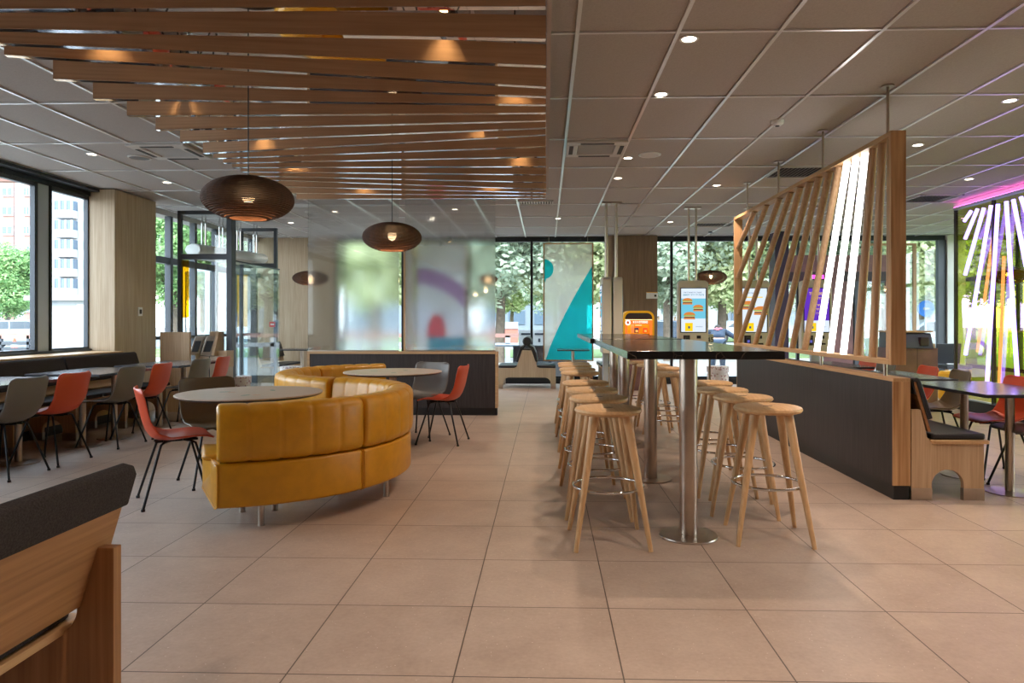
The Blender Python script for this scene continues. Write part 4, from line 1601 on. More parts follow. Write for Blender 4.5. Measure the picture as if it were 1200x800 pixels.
S_white = emis('screen_white', lin(214, 226, 240), 1.0)
S_sea = emis('screen_sea_blue', lin(110, 190, 214), 1.0)
S_yel = emis('screen_yellow', lin(240, 200, 30), 1.0)
S_purple = emis('screen_purple', lin(96, 50, 178), 1.0)
S_gold = emis('screen_gold', lin(236, 196, 110), 1.0)
S_dark = emis('screen_ink', lin(60, 90, 120), 1.0)
S_bun = emis('screen_bun', lin(206, 128, 62), 1.0)
S_meat = emis('screen_patty', lin(110, 62, 34), 1.0)
S_green = emis('screen_lettuce', lin(130, 170, 70), 1.0)
S_red = emis('screen_tomato', lin(206, 70, 50), 1.0)


def burger(parent, cx, cz, w, y):
    """printed picture of a burger on a screen: flat layers in the screen plane"""
    g = MB()
    g.prism([(cx + w * math.cos(a), cz + .14 * w + w * .55 * math.sin(a)) for a in [PI * k / 12 for k in range(13)]], y - .0012, y, 'XZ')
    g.prism(rrect(2 * w, .26 * w, .1 * w, cx=cx, cy=cz - .48 * w), y - .0012, y, 'XZ')
    g.build('bun_picture', S_bun, parent)
    MB().prism(rrect(2.1 * w, .14 * w, .06 * w, cx=cx, cy=cz + .06 * w), y - .0016, y - .0004, 'XZ').build('lettuce_picture', S_green, parent)
    MB().prism(rrect(1.9 * w, .2 * w, .08 * w, cx=cx, cy=cz - .24 * w), y - .0016, y - .0004, 'XZ').build('patty_picture', S_meat, parent)
    MB().prism(rrect(1.8 * w, .08 * w, .03 * w, cx=cx, cy=cz - .08 * w), y - .0016, y - .0004, 'XZ').build('cheese_picture', S_yel, parent)


def text_strokes(parent, name, x0, x1, z, h, y, mat, seed, words=2):
    """a line of small illegible lettering on a screen"""
    rnd = random.Random(seed)
    g = MB()
    x = x0
    while x < x1 - h * .4:
        wd = h * rnd.choice((.35, .5, .6))
        kind = rnd.randrange(4)
        if kind == 0:
            g.box(x, x + wd * .3, y - .0012, y, z, z + h)
            g.box(x + wd * .7, x + wd, y - .0012, y, z, z + h)
            g.box(x, x + wd, y - .0012, y, z + h * .45, z + h * .6)
        elif kind == 1:
            g.box(x, x + wd * .3, y - .0012, y, z, z + h)
            g.box(x, x + wd, y - .0012, y, z + h * .8, z + h)
        elif kind == 2:
            g.box(x, x + wd, y - .0012, y, z, z + h * .2)
            g.box(x, x + wd, y - .0012, y, z + h * .8, z + h)
            g.box(x, x + wd * .25, y - .0012, y, z, z + h)
            g.box(x + wd * .75, x + wd, y - .0012, y, z, z + h)
        else:
            g.box(x, x + wd, y - .0012, y, z + h * .8, z + h)
            g.box(x + wd * .38, x + wd * .62, y - .0012, y, z, z + h)
        x += wd + h * .18
        if rnd.random() < .2:
            x += h * .3
    return g.build(name, mat, parent)


def kiosk(cx, Y, label, kind, rz=0.0, zt=1.87):
    """self order terminal, front towards -Y locally"""
    t = thing('order_kiosk', label, 'self-order kiosk', (cx, Y, 0), rz, 'self-order kiosks')
    w, d = .225, .13
    MB().prism(rrect(2 * w, zt - .80, .06, cy=(zt + .80) / 2, corners=(1, 1, 0, 0)), 0, d, 'XZ').build('body', M['kiosk'], t, bevel=.012, smooth=40)
    MB().box(-.07, .07, .02, .10, 0.02, .81).build('column', M['framelight'], t, bevel=.01)
    MB().box(-.2, .2, -.06, .2, 0, .02).build('foot_plate', M['steel'], t, bevel=.006)
    sw, sh = .182, .325
    sz = zt - .12 - sh
    MB().box(-sw - .012, sw + .012, -.006, 0.004, sz - sh - .012, sz + sh + .012).build('bezel', M['black_pl'], t)
    sc_ = MB().box(-sw, sw, -.008, -.006, sz - sh, sz + sh).build('screen', S_white if kind != 'p' else S_purple, t)
    y = -.0085
    if kind == 'b':
        MB().box(-sw, sw, y - .001, y, sz - sh + .20, sz + sh - .15).build('sea_picture', S_sea, sc_)
        text_strokes(sc_, 'heading', -sw + .03, sw - .06, sz + sh - .07, .018, y, S_dark, 3)
        text_strokes(sc_, 'heading', -sw + .03, sw - .03, sz + sh - .11, .026, y, emis('screen_teal', lin(30, 130, 150), 1.0), 5)
        for bx_, bz_, bw in ((-.09, .13, .075), (.07, .03, .075), (-.06, -.085, .085)):
            burger(sc_, bx_, sz + bz_, bw, y - .0015)
    elif kind == 'c':
        text_strokes(sc_, 'heading', -sw + .08, sw - .10, sz + sh - .08, .018, y, S_dark, 8)
        MB().box(-sw + .04, sw - .06, y - .001, y, sz + sh - .14, sz + sh - .125).build('yellow_bar', S_yel, sc_)
        burger(sc_, -.09, sz + .07, .10, y - .0015)
        burger(sc_, .09, sz - .01, .10, y - .0015)
    else:
        text_strokes(sc_, 'heading', -.11, .12, sz + sh - .10, .042, y, S_gold, 11)
        text_strokes(sc_, 'heading', -.08, .10, sz + sh - .165, .03, y, S_gold, 12)
        for k in range(3):
            text_strokes(sc_, 'heading', -.01, .08, sz + .06 - k * .06, .028, y, S_gold, 20 + k)
        MB().box(-sw, sw, y - .001, y, sz - sh, sz - sh + .17).build('lower_panel', S_white, sc_)
    MB().box(-.125, -.01, y - .0016, y - .0004, sz - sh + .01, sz - sh + .135).build('yellow_button', S_yel, sc_)
    MB().box(-.08, -.05, y - .002, y - .0014, sz - sh + .05, sz - sh + .085).build('button_mark', S_dark, sc_)
    text_strokes(sc_, 'button_text', .03, .14, sz - sh + .07, .014, y, S_dark, 31)
    zz = sz - sh
    MB().box(-.15, -.05, -.012, .004, zz - .20, zz - .05).build('card_bay', M['bronze_dark'], t, bevel=.01)
    tm = MB().box(-.125, -.075, -.05, -.012, zz - .20, zz - .08).build('card_reader', M['black_pl'], t, bevel=.008)
    MB().box(-.118, -.082, -.053, -.05, zz - .16, zz - .12).build('reader_display', emis('reader_glow', lin(90, 90, 170), 1.0), tm)
    MB().box(.05, .11, -.012, .002, zz - .10, zz - .055).build('scanner', M['black_pl'], t)
    MB().box(.03, .13, -.010, .002, zz - .19, zz - .165).build('receipt_slot', M['bronze_dark'], t)
    for xx in (-.055, .055):
        MB().cyl((xx, .07, zt - .01), (xx, .07, ZC), .017, n=12).build('ceiling_pole', M['steel'], t, smooth=60)
    MB().box(-.12, .12, .0, .14, ZC - .02, ZC - .001).build('ceiling_plate', M['steel'], t, bevel=.004)
    return t


Yk = 10.4
k1 = kiosk(at(812.5, 0, Yk).x, Yk, 'beige self-order kiosk with burger menu behind the black bar table', 'b')
k2 = kiosk(at(884, 0, Yk).x, Yk, 'beige self-order kiosk with two burgers seen through the slats', 'c')
k3 = kiosk(at(957, 0, Yk).x, Yk, 'beige self-order kiosk with purple screen seen through the slats', 'p')
kiosk(.80, 10.05, 'self-order kiosk seen edge-on, facing the benches', 'b', -PI / 2, zt=1.89)
kiosk(1.085, 10.05, 'self-order kiosk seen edge-on, backed against its twin', 'b', PI / 2, zt=1.89)
t = tag(MB().box(at(829, 0, 10.6).x, at(836, 0, 10.6).x, 10.6, 10.62, at(0, 404, 10.6).z, at(0, 391, 10.6).z).build('number_plate', plain('plate_grey', lin(190, 194, 178), .6), bevel=.002),
        'small pale plate reading 45 beside the burger menu kiosk', 'sign')
cu = bpy.data.curves.new('number_text', 'FONT')
cu.body = '45'
cu.size = .11
cu.align_x = 'CENTER'
cu.align_y = 'CENTER'
cu.extrude = .001
cu.materials.append(M['black'])
to0 = bpy.data.objects.new('number_curve', cu)
to = bpy.data.objects.new('number_text', bpy.data.meshes.new_from_object(to0))
bpy.data.objects.remove(to0)
C.objects.link(to)
to.parent = t
to.location = ((at(829, 0, 10.6).x + at(836, 0, 10.6).x) / 2, 10.597, at(0, 397.5, 10.6).z)
to.rotation_euler = (PI / 2, 0, 0)
MB().box(at(831, 0, 10.6).x, at(833, 0, 10.6).x, 10.61, 10.63, 0, at(0, 404, 10.6).z).build('post', M['steel'], t)

# ------------------------------------------------------------------ glowing display cabinet
Yd = 12.6
cx = at(748.5, 0, Yd).x
A, B = at(730.5, 364, Yd), at(767, 404, Yd)
dc = thing('display_cabinet', 'orange glowing display cabinet with yellow rounded frame before the grey column', 'display cabinet', (cx, Yd, 0))
wd = B.x - A.x
H = A.z
zb = .95
outer = rrect(wd, H - zb, .13, cy=(H + zb) / 2, corners=(1, 1, 0, 0), n=8)
inner = rrect(wd - .07, H - zb - .04, .10, cy=(H + zb) / 2 - .02, corners=(1, 1, 0, 0), n=8)
bm = MB()
lo = [bm.bm.verts.new((u, 0, v)) for u, v in outer]
hi = [bm.bm.verts.new((u, .45, v)) for u, v in outer]
li = [bm.bm.verts.new((u, 0, v)) for u, v in inner]
n_ = len(outer)
for i in range(n_):
    j = (i + 1) % n_
    bm.bm.faces.new((lo[i], lo[j], li[j], li[i]))
    bm.bm.faces.new((lo[i], hi[i], hi[j], lo[j]))
    if True:
        pass
lj = [bm.bm.verts.new((u, .40, v)) for u, v in inner]
for i in range(n_):
    j = (i + 1) % n_
    bm.bm.faces.new((li[i], li[j], lj[j], lj[i]))
bm.bm.faces.new(hi)
bm.build('housing', M['yellow'], dc)
iw = wd / 2 - .038
MB().box(-iw, iw, .37, .40, zb, H - .12).build('back_wall', plain('amber_back', lin(220, 150, 40), .6), dc)
MB().box(-iw, iw, .02, .36, H - .17, H - .13).build('lamp_strip', emis('warm_strip', (1, .5, .2, 1), 6), dc)
MB().prism(rrect(wd - .075, .13, .09, cy=H - .095, corners=(1, 1, 0, 0), n=8), .005, .36, 'XZ').build('dark_hood', M['bronze_dark'], dc)
OR = emis('orange_glow_panel', lin(246, 120, 50), 1.1)
MB().box(-iw, -iw + .045, .015, .03, zb, H - .165).box(iw - .045, iw, .015, .03, zb, H - .165).box(-iw + .045, iw - .045, .015, .03, H - .25, H - .165).build('lit_front_frame', OR, dc)
text_strokes(dc, 'lettering', -.10, .16, H - .225, .04, .014, emis('white_letters', (1, .95, .9, 1), 1.4), 44)
MB().lathe([(0, 0), (.05, 0), (.05, .002), (0, .002)], 24).build('round_badge', emis('badge_white', (1, .96, .94, 1), 1.2), dc)
rb = bpy.data.objects['round_badge']
rb.rotation_euler = (PI / 2, 0, 0)
rb.location = (-iw + .05, .012, H - .215)
MB().sphere((0, 0, 0), .022, .003, .026).build('badge_mark', M['orange'], rb)
bpy.data.objects['badge_mark'].rotation_euler = (PI / 2, 0, 0)
bpy.data.objects['badge_mark'].location = (0, 0, .003)
MB().box(-iw, iw, .06, .37, 1.03, 1.045).build('shelf', M['yellow'], dc)
MB().box(-.125, -.075, .10, .13, zb, H - .25).build('pale_post', plain('pale_glow', lin(255, 225, 190), .5), dc)
MB().box(-.02, .10, .33, .36, 1.17, H - .2).build('pale_panel', plain('pale_pink', lin(236, 190, 176), .6), dc)
MB().box(-iw - .02, iw + .02, .0, .42, 0, zb).build('plinth_cabinet', M['bronze'], dc, bevel=.003)
for i, (xx, m_, lab) in enumerate(((-.01, 'toy_blue', 'small dark blue box on the shelf of the orange display cabinet'), (.15, 'toy_red', 'small red and white box on the shelf of the orange display cabinet'))):
    q = tag(MB().box(cx + xx - .04, cx + xx + .04, Yd + .2, Yd + .28, 1.045, 1.14).build('toy_box', plain(m_, lin(50, 70, 140) if i == 0 else lin(220, 90, 70), .5), bevel=.004), lab, 'box')
    MB().box(cx + xx - .022, cx + xx + .022, Yd + .196, Yd + .2, 1.06, 1.10).build('box_print', M['white'], q)


# ------------------------------------------------------------------ hanging printed panels
def art_panel(pa, pb, pt, pbm, Y, label, kind):
    A, B = at(pa, pt, Y), at(pb, pbm, Y)
    t = thing('art_banner', label, 'hanging panel', (0, 0, 0), 0, 'hanging oak framed printed panels')
    w = .025
    g = MB()
    g.box(A.x, A.x + w, Y, Y + .04, B.z, A.z).box(B.x - w, B.x, Y, Y + .04, B.z, A.z)
    g.box(A.x + w, B.x - w, Y, Y + .04, A.z - w, A.z).box(A.x + w, B.x - w, Y, Y + .04, B.z, B.z + w)
    g.build('oak_frame', M['rod_oak'], t, bevel=.002)
    def film(name, col, mix):
        m, nt, out = new_mat(name)
        tr = N(nt, 'BsdfTransparent', Color=col)
        tl = N(nt, 'BsdfTranslucent', Color=col)
        df = N(nt, 'BsdfDiffuse', Color=col)
        ma = N(nt, 'MixShader')
        ma.inputs[0].default_value = .5
        nt.links.new(tl.outputs[0], ma.inputs[1])
        nt.links.new(df.outputs[0], ma.inputs[2])
        mb = N(nt, 'MixShader')
        mb.inputs[0].default_value = mix
        nt.links.new(tr.outputs[0], mb.inputs[1])
        nt.links.new(ma.outputs[0], mb.inputs[2])
        nt.links.new(mb.outputs[0], out.inputs[0])
        return m
    x0, x1, z0, z1 = A.x + w, B.x - w, B.z + w, A.z - w
    MB().box(x0, x1, Y + .018, Y + .022, z0, z1).build('fabric', film('printed_fabric', (.90, .89, .84, 1) if kind == 't' else (.82, .80, .84, 1), .42), t)
    W, Hh = x1 - x0, z1 - z0
    if kind == 't':
        tm = film('teal_print', (.12, .80, .86, 1), .30)
        # big curve: teal field right of an arc
        pts = []
        for k in range(13):
            f = k / 12
            zz = z0 + Hh * .81 * f
            xx = x0 + W * (.03 + .97 * (f ** 1.45 * .55 + f * .45))
            pts.append((xx, zz))
        poly = pts + [(x1, z0 + Hh * .81), (x1, z0)]
        MB().prism(pts + [(x1, z0)], Y + .012, Y + .015, 'XZ').build('teal_field', tm, t)
        g = MB()
        g.prism([(x0, z0 + Hh * .66)] + [(x0 + W * .19 * math.cos(a), z0 + Hh * .785 + Hh * .085 * math.sin(a) * 1.0) for a in [-PI / 2 + PI * k / 16 for k in range(1, 17)]], Y + .012, Y + .015, 'XZ')
        g.build('teal_drop', tm, t)
    else:
        g = MB()
        g.prism([(x0 + W * (.40 + .20 * math.cos(a)), z0 + Hh * (.20 + .20 * math.sin(a))) for a in [PI * k / 14 for k in range(15)]], Y + .012, Y + .015, 'XZ')
        g.build('red_shape', film('red_print', (.92, .34, .40, 1), .3), t)
        MB().box(x0 + W * .22, x1, Y + .012, Y + .015, z0, z0 + Hh * .2).build('teal_field', film('blue_teal_print', (.25, .62, .72, 1), .35), t)
        pts = [(x0 + W * f, z0 + Hh * (.80 - .18 * f * f)) for f in [k / 10 for k in range(11)]] + [(x0 + W * f, z0 + Hh * (.66 - .22 * f * f)) for f in [1 - k / 10 for k in range(11)]]
        MB().prism(pts, Y + .012, Y + .015, 'XZ').build('purple_band', film('purple_print', (.72, .56, .76, 1), .3), t)
    for xx in (A.x + W * .12, B.x - W * .12):
        MB().cyl((xx, Y + .02, A.z), (xx, Y + .02, ZC - .01), .003, n=6).build('hanging_wire', M['steel'], t)
    return t


art_panel(636.5, 695.5, 284.5, 423, 13.45, 'oak framed translucent panel with teal shapes hung before the back window', 't')
art_panel(487, 547, 285, 423, 13.35, 'oak framed panel with red and purple print blurred behind the frosted glass', 'r')
p = at(474, 296, 12.6)
t = thing('art_banner', 'oak framed panel seen edge-on through the slit between frosted panes', 'hanging panel', (0, 0, 0), 0, 'hanging oak framed printed panels')
g = MB().box(p.x - .02, p.x + .02, 12.6, 12.64, .62, 2.74).box(p.x - .02, p.x + .02, 13.4, 13.44, .62, 2.74).box(p.x - .02, p.x + .02, 12.64, 13.4, 2.70, 2.74).box(p.x - .02, p.x + .02, 12.64, 13.4, .62, .66)
g.build('oak_frame', M['rod_oak'], t, bevel=.002)
MB().box(p.x - .003, p.x + .003, 12.64, 13.4, .66, 2.70).build('fabric', M['whitematt'], t)
for yy in (12.8, 13.2):
    MB().cyl((p.x, yy, 2.74), (p.x, yy, ZC - .01), .003, n=6).build('hanging_wire', M['steel'], t)

# ------------------------------------------------------------------ coloured glass wall with light tubes
gw = thing('coloured_glass_screen', 'yellow-green coloured glass wall with radiating violet light tubes', 'glass screen', (0, 0, 0))
XG = 5.96
zt = 2.90
ys_ = [10.05 + .17, 9.25 + .12, 8.35, 7.4, 6.45, 5.5]
for i, (a, b) in enumerate(zip(ys_[1:], ys_[:-1])):
    MB().box(XG, XG + .008, a + .012, b - .012, .17, zt - .03).build('glass_pane', M['dichroic'], gw)
    g = MB()
    g.box(XG - .02, XG + .03, b - .012, b + .012, 0.15, zt)
    g.build('stile', M['bronze_dark'], gw)
g = MB().box(XG - .03, XG + .05, ys_[-1], ys_[0], zt - .03, zt + .02)
g.build('top_rail', M['framelight'], gw)
MB().box(XG - .02, XG + .10, ys_[-1], ys_[0] + .02, zt + .02, ZC - .005).build('ceiling_strip', M['whitematt'], gw)
MB().box(XG - .06, XG + .06, ys_[-1], ys_[0], 0, .15).build('plinth', M['black'], gw)
MB().box(XG - .065, XG - .035, ys_[-1], ys_[0] - .05, zt - .03, zt + .0).build('light_channel', M['framelight'], gw)
MB().box(XG - .062, XG - .038, ys_[-1], ys_[0] - .05, zt + .0, zt + .004).build('pink_light_strip', emis('pink_strip', (1.0, .14, .62, 1), 9.0), gw)
XT = XG - .10
tubes = [((1137.5, 247.5), (1129.7, 259), 'v'), ((1145, 245), (1130.6, 279.7), 'v'), ((1152.5, 243.8), (1130.6, 322), 'v'), ((1161, 240.6), (1131, 415.6), 'v'),
         ((1169, 239), (1156, 452), 'v'), ((1178.8, 236), (1192, 447), 'v'), ((1187, 234), (1202, 312), 'v'), ((1196, 231), (1216, 290), 'v'),
         ((1165.5, 262), (1145, 412), 'p'), ((1176, 300), (1170.5, 455), 'p')]  # 'p' pair: glowing rods behind the glass imitating reflections of the violet tubes
for tp, bt, kd in tubes:
    pts = []
    xx = XT if kd == 'v' else XG + .07
    for (px, py) in (tp, bt):
        Ys = xx * F / (px - 640)
        pts.append(Vector((xx, Ys + K * xx, CH + (377 - py) * Ys / F)))
    MB().tube([pts[0], pts[1]], .024 if kd == 'v' else .02, n=14).build('light_tube', M['violet'] if kd == 'v' else M['pink_reflection'], gw, smooth=60)  # pink ones are added mirror images, not lamps
l = None

# magenta lit sign over the kiosk and bronze lobby behind
tag(MB().box(at(948, 0, 12.9).x, at(965.5, 0, 12.9).x, 12.9, 12.93, at(0, 328, 12.9).z, at(0, 324, 12.9).z).build('hanging_sign_light', M['magenta']), 'small magenta light strip above the purple-screen kiosk', 'light')
o = bpy.data.objects['hanging_sign_light']
for px in (950, 963):
    MB().cyl((at(px, 0, 12.9).x, 12.915, at(0, 324, 12.9).z), (at(px, 0, 12.9).x, 12.915, at(0, 305, 12.9).z), .006, n=6).build('bracket', M['black_pl'], o)
g = MB()
Yv = 13.3
A, B = at(913, 299, Yv), at(1061, 318, Yv)
g.box(A.x, B.x, Yv, Yv + .6, B.z, A.z)
lb = g.build('trim_21', M['bronze'])
struct(lb, 'bronze fascia of the rear entrance lobby', 'trim')
MB().box(A.x, B.x, Yv + .03, Yv + .6, at(0, 331, Yv).z, B.z).build('soffit', M['bronze_dark'], lb)
MB().box(at(908, 0, Yv).x, at(924, 0, Yv).x, Yv - .02, Yv + .3, 0, ZC).build('purple_post', M['purple'], lb)
for i, (pa, pb, m_) in enumerate(((985, 1001, 'bronze'), (1003, 1010, 'frame'), (1044, 1050, 'bronze'))):
    MB().box(at(pa, 0, Yv).x, at(pb, 0, Yv).x, Yv + .05, Yv + .25, 0, B.z).build('lobby_post', M[m_], lb)
g = MB().box(at(966, 0, Yv).x, at(985, 0, Yv).x, Yv + .02, Yv + .05, 0, B.z)
MBd = g.build('door_8', M['bronze'])
struct(MBd, 'bronze door panel of the rear lobby', 'door')
MB().cyl((at(969, 0, Yv).x, Yv - .02, .9), (at(969, 0, Yv).x, Yv - .02, 1.3), .012, n=8).build('pull_handle', M['chrome'], MBd)
# oak post panel beside right window
A, B = at(1066, 285, 13.4), at(1074, 392, 13.4)
t = thing('art_banner', 'oak framed panel at the right window beyond the slat screen', 'hanging panel', (0, 0, 0), 0, 'hanging oak framed printed panels')
MB().box(A.x - .9, A.x - .86, 13.4, 13.44, .5, A.z).box(B.x - .06, B.x, 13.4, 13.44, .5, A.z).box(A.x - .86, B.x - .06, 13.4, 13.44, A.z - .04, A.z).box(A.x - .86, B.x - .06, 13.4, 13.44, .5, .54).build('oak_frame', M['rod_oak'], t)
MB().box(A.x - .86, B.x - .06, 13.415, 13.42, .54, A.z - .04).build('fabric', M['glass2'], t)
MB().cyl((A.x - .4, 13.42, A.z), (A.x - .4, 13.42, ZC - .01), .003, n=6).build('hanging_wire', M['steel'], t)
# padded chair and yellow pouf by the white wall strip
p = at(1113, 0, 12.6)
t = thing('padded_chair', 'wooden framed chair with black padded back by the white wall strip', 'chair', (p.x, 12.7, 0))
MB().prism([(-.03, .50), (.0, .50), (-.06, .86), (-.09, .86)], -.22, .22, 'YZ').build('backrest', M['blackleather'], t, bevel=.01)
MB().box(-.24, -.2, .0, .04, 0, .86).box(.2, .24, 0, .04, 0, .86).build('back_frame', M['rod_oak'], t)
MB().box(-.22, .22, -.4, .02, .42, .48).build('seat', M['blackleather'], t, bevel=.01)
for xx in (-.2, .2):
    MB().box(xx - .02, xx + .02, -.38, -.34, 0, .42).build('leg', M['rod_oak'], t)
p = at(1116, 0, 11.3)
t = tag(MB().lathe([(0, 0), (.18, 0), (.20, .03), (.20, .42), (.17, .455), (0, .46)], 32).build('pouf', M['yellow'], loc=(p.x, 11.3, 0), smooth=40), 'round yellow pouf by the edge of the coloured glass', 'pouf')

# ------------------------------------------------------------------ outside
o = MB().box(-140, 120, YB + .2, 160, -.2, -.1).build('ground_back', M['paving'])
struct(o, 'pale pavement behind the back windows', 'ground')
o = MB().box(-140, XL - .35, -30, YB + .2, -.2, -.1).build('ground_side', M['paving'])
struct(o, 'pale pavement beside the side windows', 'ground')
o = MB().box(XR + .35, 120, -30, YB + .2, -.2, -.1).build('ground_far_side', M['grassm'])
struct(o, 'grass beyond the far side wall', 'ground')
for i, (x0, x1, y0, y1, m_, nm) in enumerate(((-60, 60, 26, 34, 'grassm', 'lawn'), (-60, 60, 36, 44, 'asphalt', 'road'), (-60, 60, 46, 60, 'grassm', 'lawn'), (-30, -20, 4, 60, 'asphalt', 'road'), (-19, -16.5, 6, 60, 'grassm', 'lawn'), (11, 20, -10, 26, 'grassm', 'lawn'))):
    o = MB().box(x0, x1, y0, y1, -.1, -.08 + .004 * i).build(nm, M[m_])
    o['kind'] = 'structure'
    o['label'] = ('strip of grass outside' if nm == 'lawn' else 'grey street outside') + ' seen through the windows'
    o['category'] = nm


def crown_mesh(name, seed, nclump, nleaf, mat, size=.16, rx=2.2, rz=2.6, cz=4.6):
    rnd = random.Random(seed)
    verts, faces = [], []
    cl = []
    for _ in range(nclump):
        while True:
            v = Vector((rnd.uniform(-1, 1), rnd.uniform(-1, 1), rnd.uniform(-1, 1)))
            if .35 < v.length < 1:
                break
        cl.append((Vector((v.x * rx, v.y * rx, cz + v.z * rz)), rnd.uniform(.45, .85)))
    for c, r in cl:
        for _ in range(nleaf):
            d = Vector((rnd.gauss(0, 1), rnd.gauss(0, 1), rnd.gauss(0, 1))).normalized()
            p = c + d * r * rnd.uniform(.55, 1.0)
            a = Vector((rnd.gauss(0, 1), rnd.gauss(0, 1), rnd.gauss(0, .6))).normalized()
            b = a.cross(d + Vector((.1, .2, .3))).normalized()
            s = size * rnd.uniform(.6, 1.3)
            k = len(verts)
            verts += [p - a * s, p + b * s * .5, p + a * s, p - b * s * .5]
            faces.append((k, k + 1, k + 2, k + 3))
    me = bpy.data.meshes.new(name)
    me.from_pydata(verts, [], faces)
    me.materials.append(mat)
    return me


def trunk(parent, h, r, seed):
    rnd = random.Random(seed)
    g = MB()
    g.tube([(0, 0, 0), (.05, 0, h * .35), (-.05, .05, h * .6), (0, 0, h)], [r, r * .8, r * .65, r * .3], n=9)
    for k in range(6):
        a = rnd.uniform(0, 2 * PI)
        z = h * rnd.uniform(.35, .7)
        l = rnd.uniform(.9, 1.7)
        g.tube([(0, 0, z), (l * .5 * math.cos(a), l * .5 * math.sin(a), z + l * .6), (l * math.cos(a), l * math.sin(a), z + l * 1.3)], [r * .45, r * .3, r * .12], n=7)
    return g.build('trunk', M['bark'], parent, smooth=60)


def tree(label, loc, me, sc_=1.0, rz=0.0, h=5.0, r=.16, grp='trees outside', seed=1):
    t = thing('broadleaf_tree', label, 'tree', (loc[0], loc[1], -.1), rz, grp)
    t.scale = (sc_, sc_, sc_)
    o = bpy.data.objects.new('crown', me)
    C.objects.link(o)
    o.parent = t
    trunk(t, h, r, seed)
    return t


ca = crown_mesh('crown_a', 1, 150, 330, M['leaf_a'], size=.10)
cb = crown_mesh('crown_b', 2, 150, 330, M['leaf_b'], size=.10)
cc = crown_mesh('crown_c', 3, 100, 300, M['leaf_c'], size=.10, rx=1.9, rz=2.1, cz=4.2)
tr_ = [(585, 23, ca, 1.15, 'grey-green tree behind the window beside the frosted glass'), (660, 24, cb, 1.15, 'yellow-green tree behind the hanging teal panel'),
       (712, 27, ca, 1.1, 'grey-green tree between the teal panel and the grey column'), (783, 24, ca, 1.1, 'leafy tree behind the window next to the display cabinet'),
       (845, 25, cb, 1.15, 'yellow-green tree behind the burger menu kiosk'), (905, 26, ca, 1.2, 'tree glimpsed behind the far post of the slat screen'),
       (985, 27, ca, 1.15, 'tree glimpsed behind the bronze lobby posts'), (1085, 30, ca, 1.15, 'tree behind the right window with the blue sign'),
       (1035, 29, cb, 1.1, 'pale tree seen between the last slats'), (520, 24, cb, 1.15, 'tree blurred behind the red and purple panel'), (440, 22, cb, 1.1, 'yellow-green tree blurred behind the frosted glass'),
       (375, 25, ca, 1.1, 'tree hidden behind the back oak wall')]
for i, (px, Y, me, s, lab) in enumerate(tr_):
    if px == 375:
        continue
    p = at(px, 377, Y)
    tree(lab, (p.x, Y), me, s, rz=i * 1.3, seed=i)
for i, px in enumerate((430, 520, 600, 650, 735, 800, 850, 905, 960, 1020, 1080, 1130)):
    Yt = 47 + (i * 37 % 5) * 1.6
    tree('broadleaf tree in the distant row behind the street', (at(px, 377, Yt).x, Yt), ca if i % 2 else cb, 1.15, rz=i * 2.1, grp='distant row of trees', seed=70 + i, h=4.0)
for i, (x_, y_) in enumerate(((13.5, 14), (14.5, 18.5), (13.0, 21.5))):
    tree(['leafy tree seen through the coloured glass, near its left edge', 'leafy tree seen through the middle of the coloured glass', 'leafy tree deep behind the coloured glass'][i], (x_, y_), cb, 1.05, rz=i, seed=40 + i)
p = at(8, 377, 38)
tree('green tree outside the side window in front of the apartment block', (p.x, 38), cc, .92, seed=60)
p = at(205, 377, 46)
tree('green tree seen through the lobby doors, behind the yellow strip', (p.x, 46), cc, 1.5, rz=1.0, seed=61)
p = at(268, 377, 48)
tree('green tree seen through the lobby doors, nearer the corner post', (p.x, 48), cc, 1.5, rz=2.0, seed=62)
p = at(165, 377, 33)
tree('green tree seen above the white air curtain', (at(238, 377, 58).x, 58), ca, 1.9, rz=2.0, seed=63)


# apartment blocks far off
def facade(name, label, pa, pb, Y, ztop, bands, wincols, wall, grp=None):
    A, B = at(pa, 377, Y), at(pb, 377, Y)
    t = thing(name, label, 'building', (0, 0, 0), 0, grp)
    MB().box(A.x, B.x, Y, Y + 14, -.1, ztop).build('wall', M[wall], t)
    return t, A, B


Yb = 100
t, A, B = facade('apartment_building', 'white apartment block with pink panels between its windows', -40, 52, Yb, 40, None, None, 'concrete')
for col in ((4, 17), (29, 37)):
    xa_, xb_ = at(col[0], 0, Yb).x, at(col[1], 0, Yb).x
    MB().box(xa_, xb_, Yb - .15, Yb, 1, 30).build('pink_strip', M['pinkwall'], t)
    for k in range(8):
        yt = 219.5 + 22.6 * k
        zt_, zb_ = at(0, yt, Yb).z, at(0, yt + 11, Yb).z
        if k > 6:
            continue
        w_ = MB().box(xa_, xb_, Yb - .35, Yb - .15, zb_, zt_).build('window', M['farwhite'], t)
        xm = (xa_ + xb_) / 2
        MB().box(xa_ + .15, xm - .1, Yb - .38, Yb - .35, zb_ + .2, zt_ - .15).box(xm + .1, xb_ - .15, Yb - .38, Yb - .35, zb_ + .2, zt_ - .15).build('pane', M['winblue'], w_)
Yb2 = 90
t, A, B = facade('apartment_building', 'white apartment block with glazed balconies seen beside the oak column', 53, 112, Yb2, at(0, 232, Yb2).z, None, None, 'concrete')
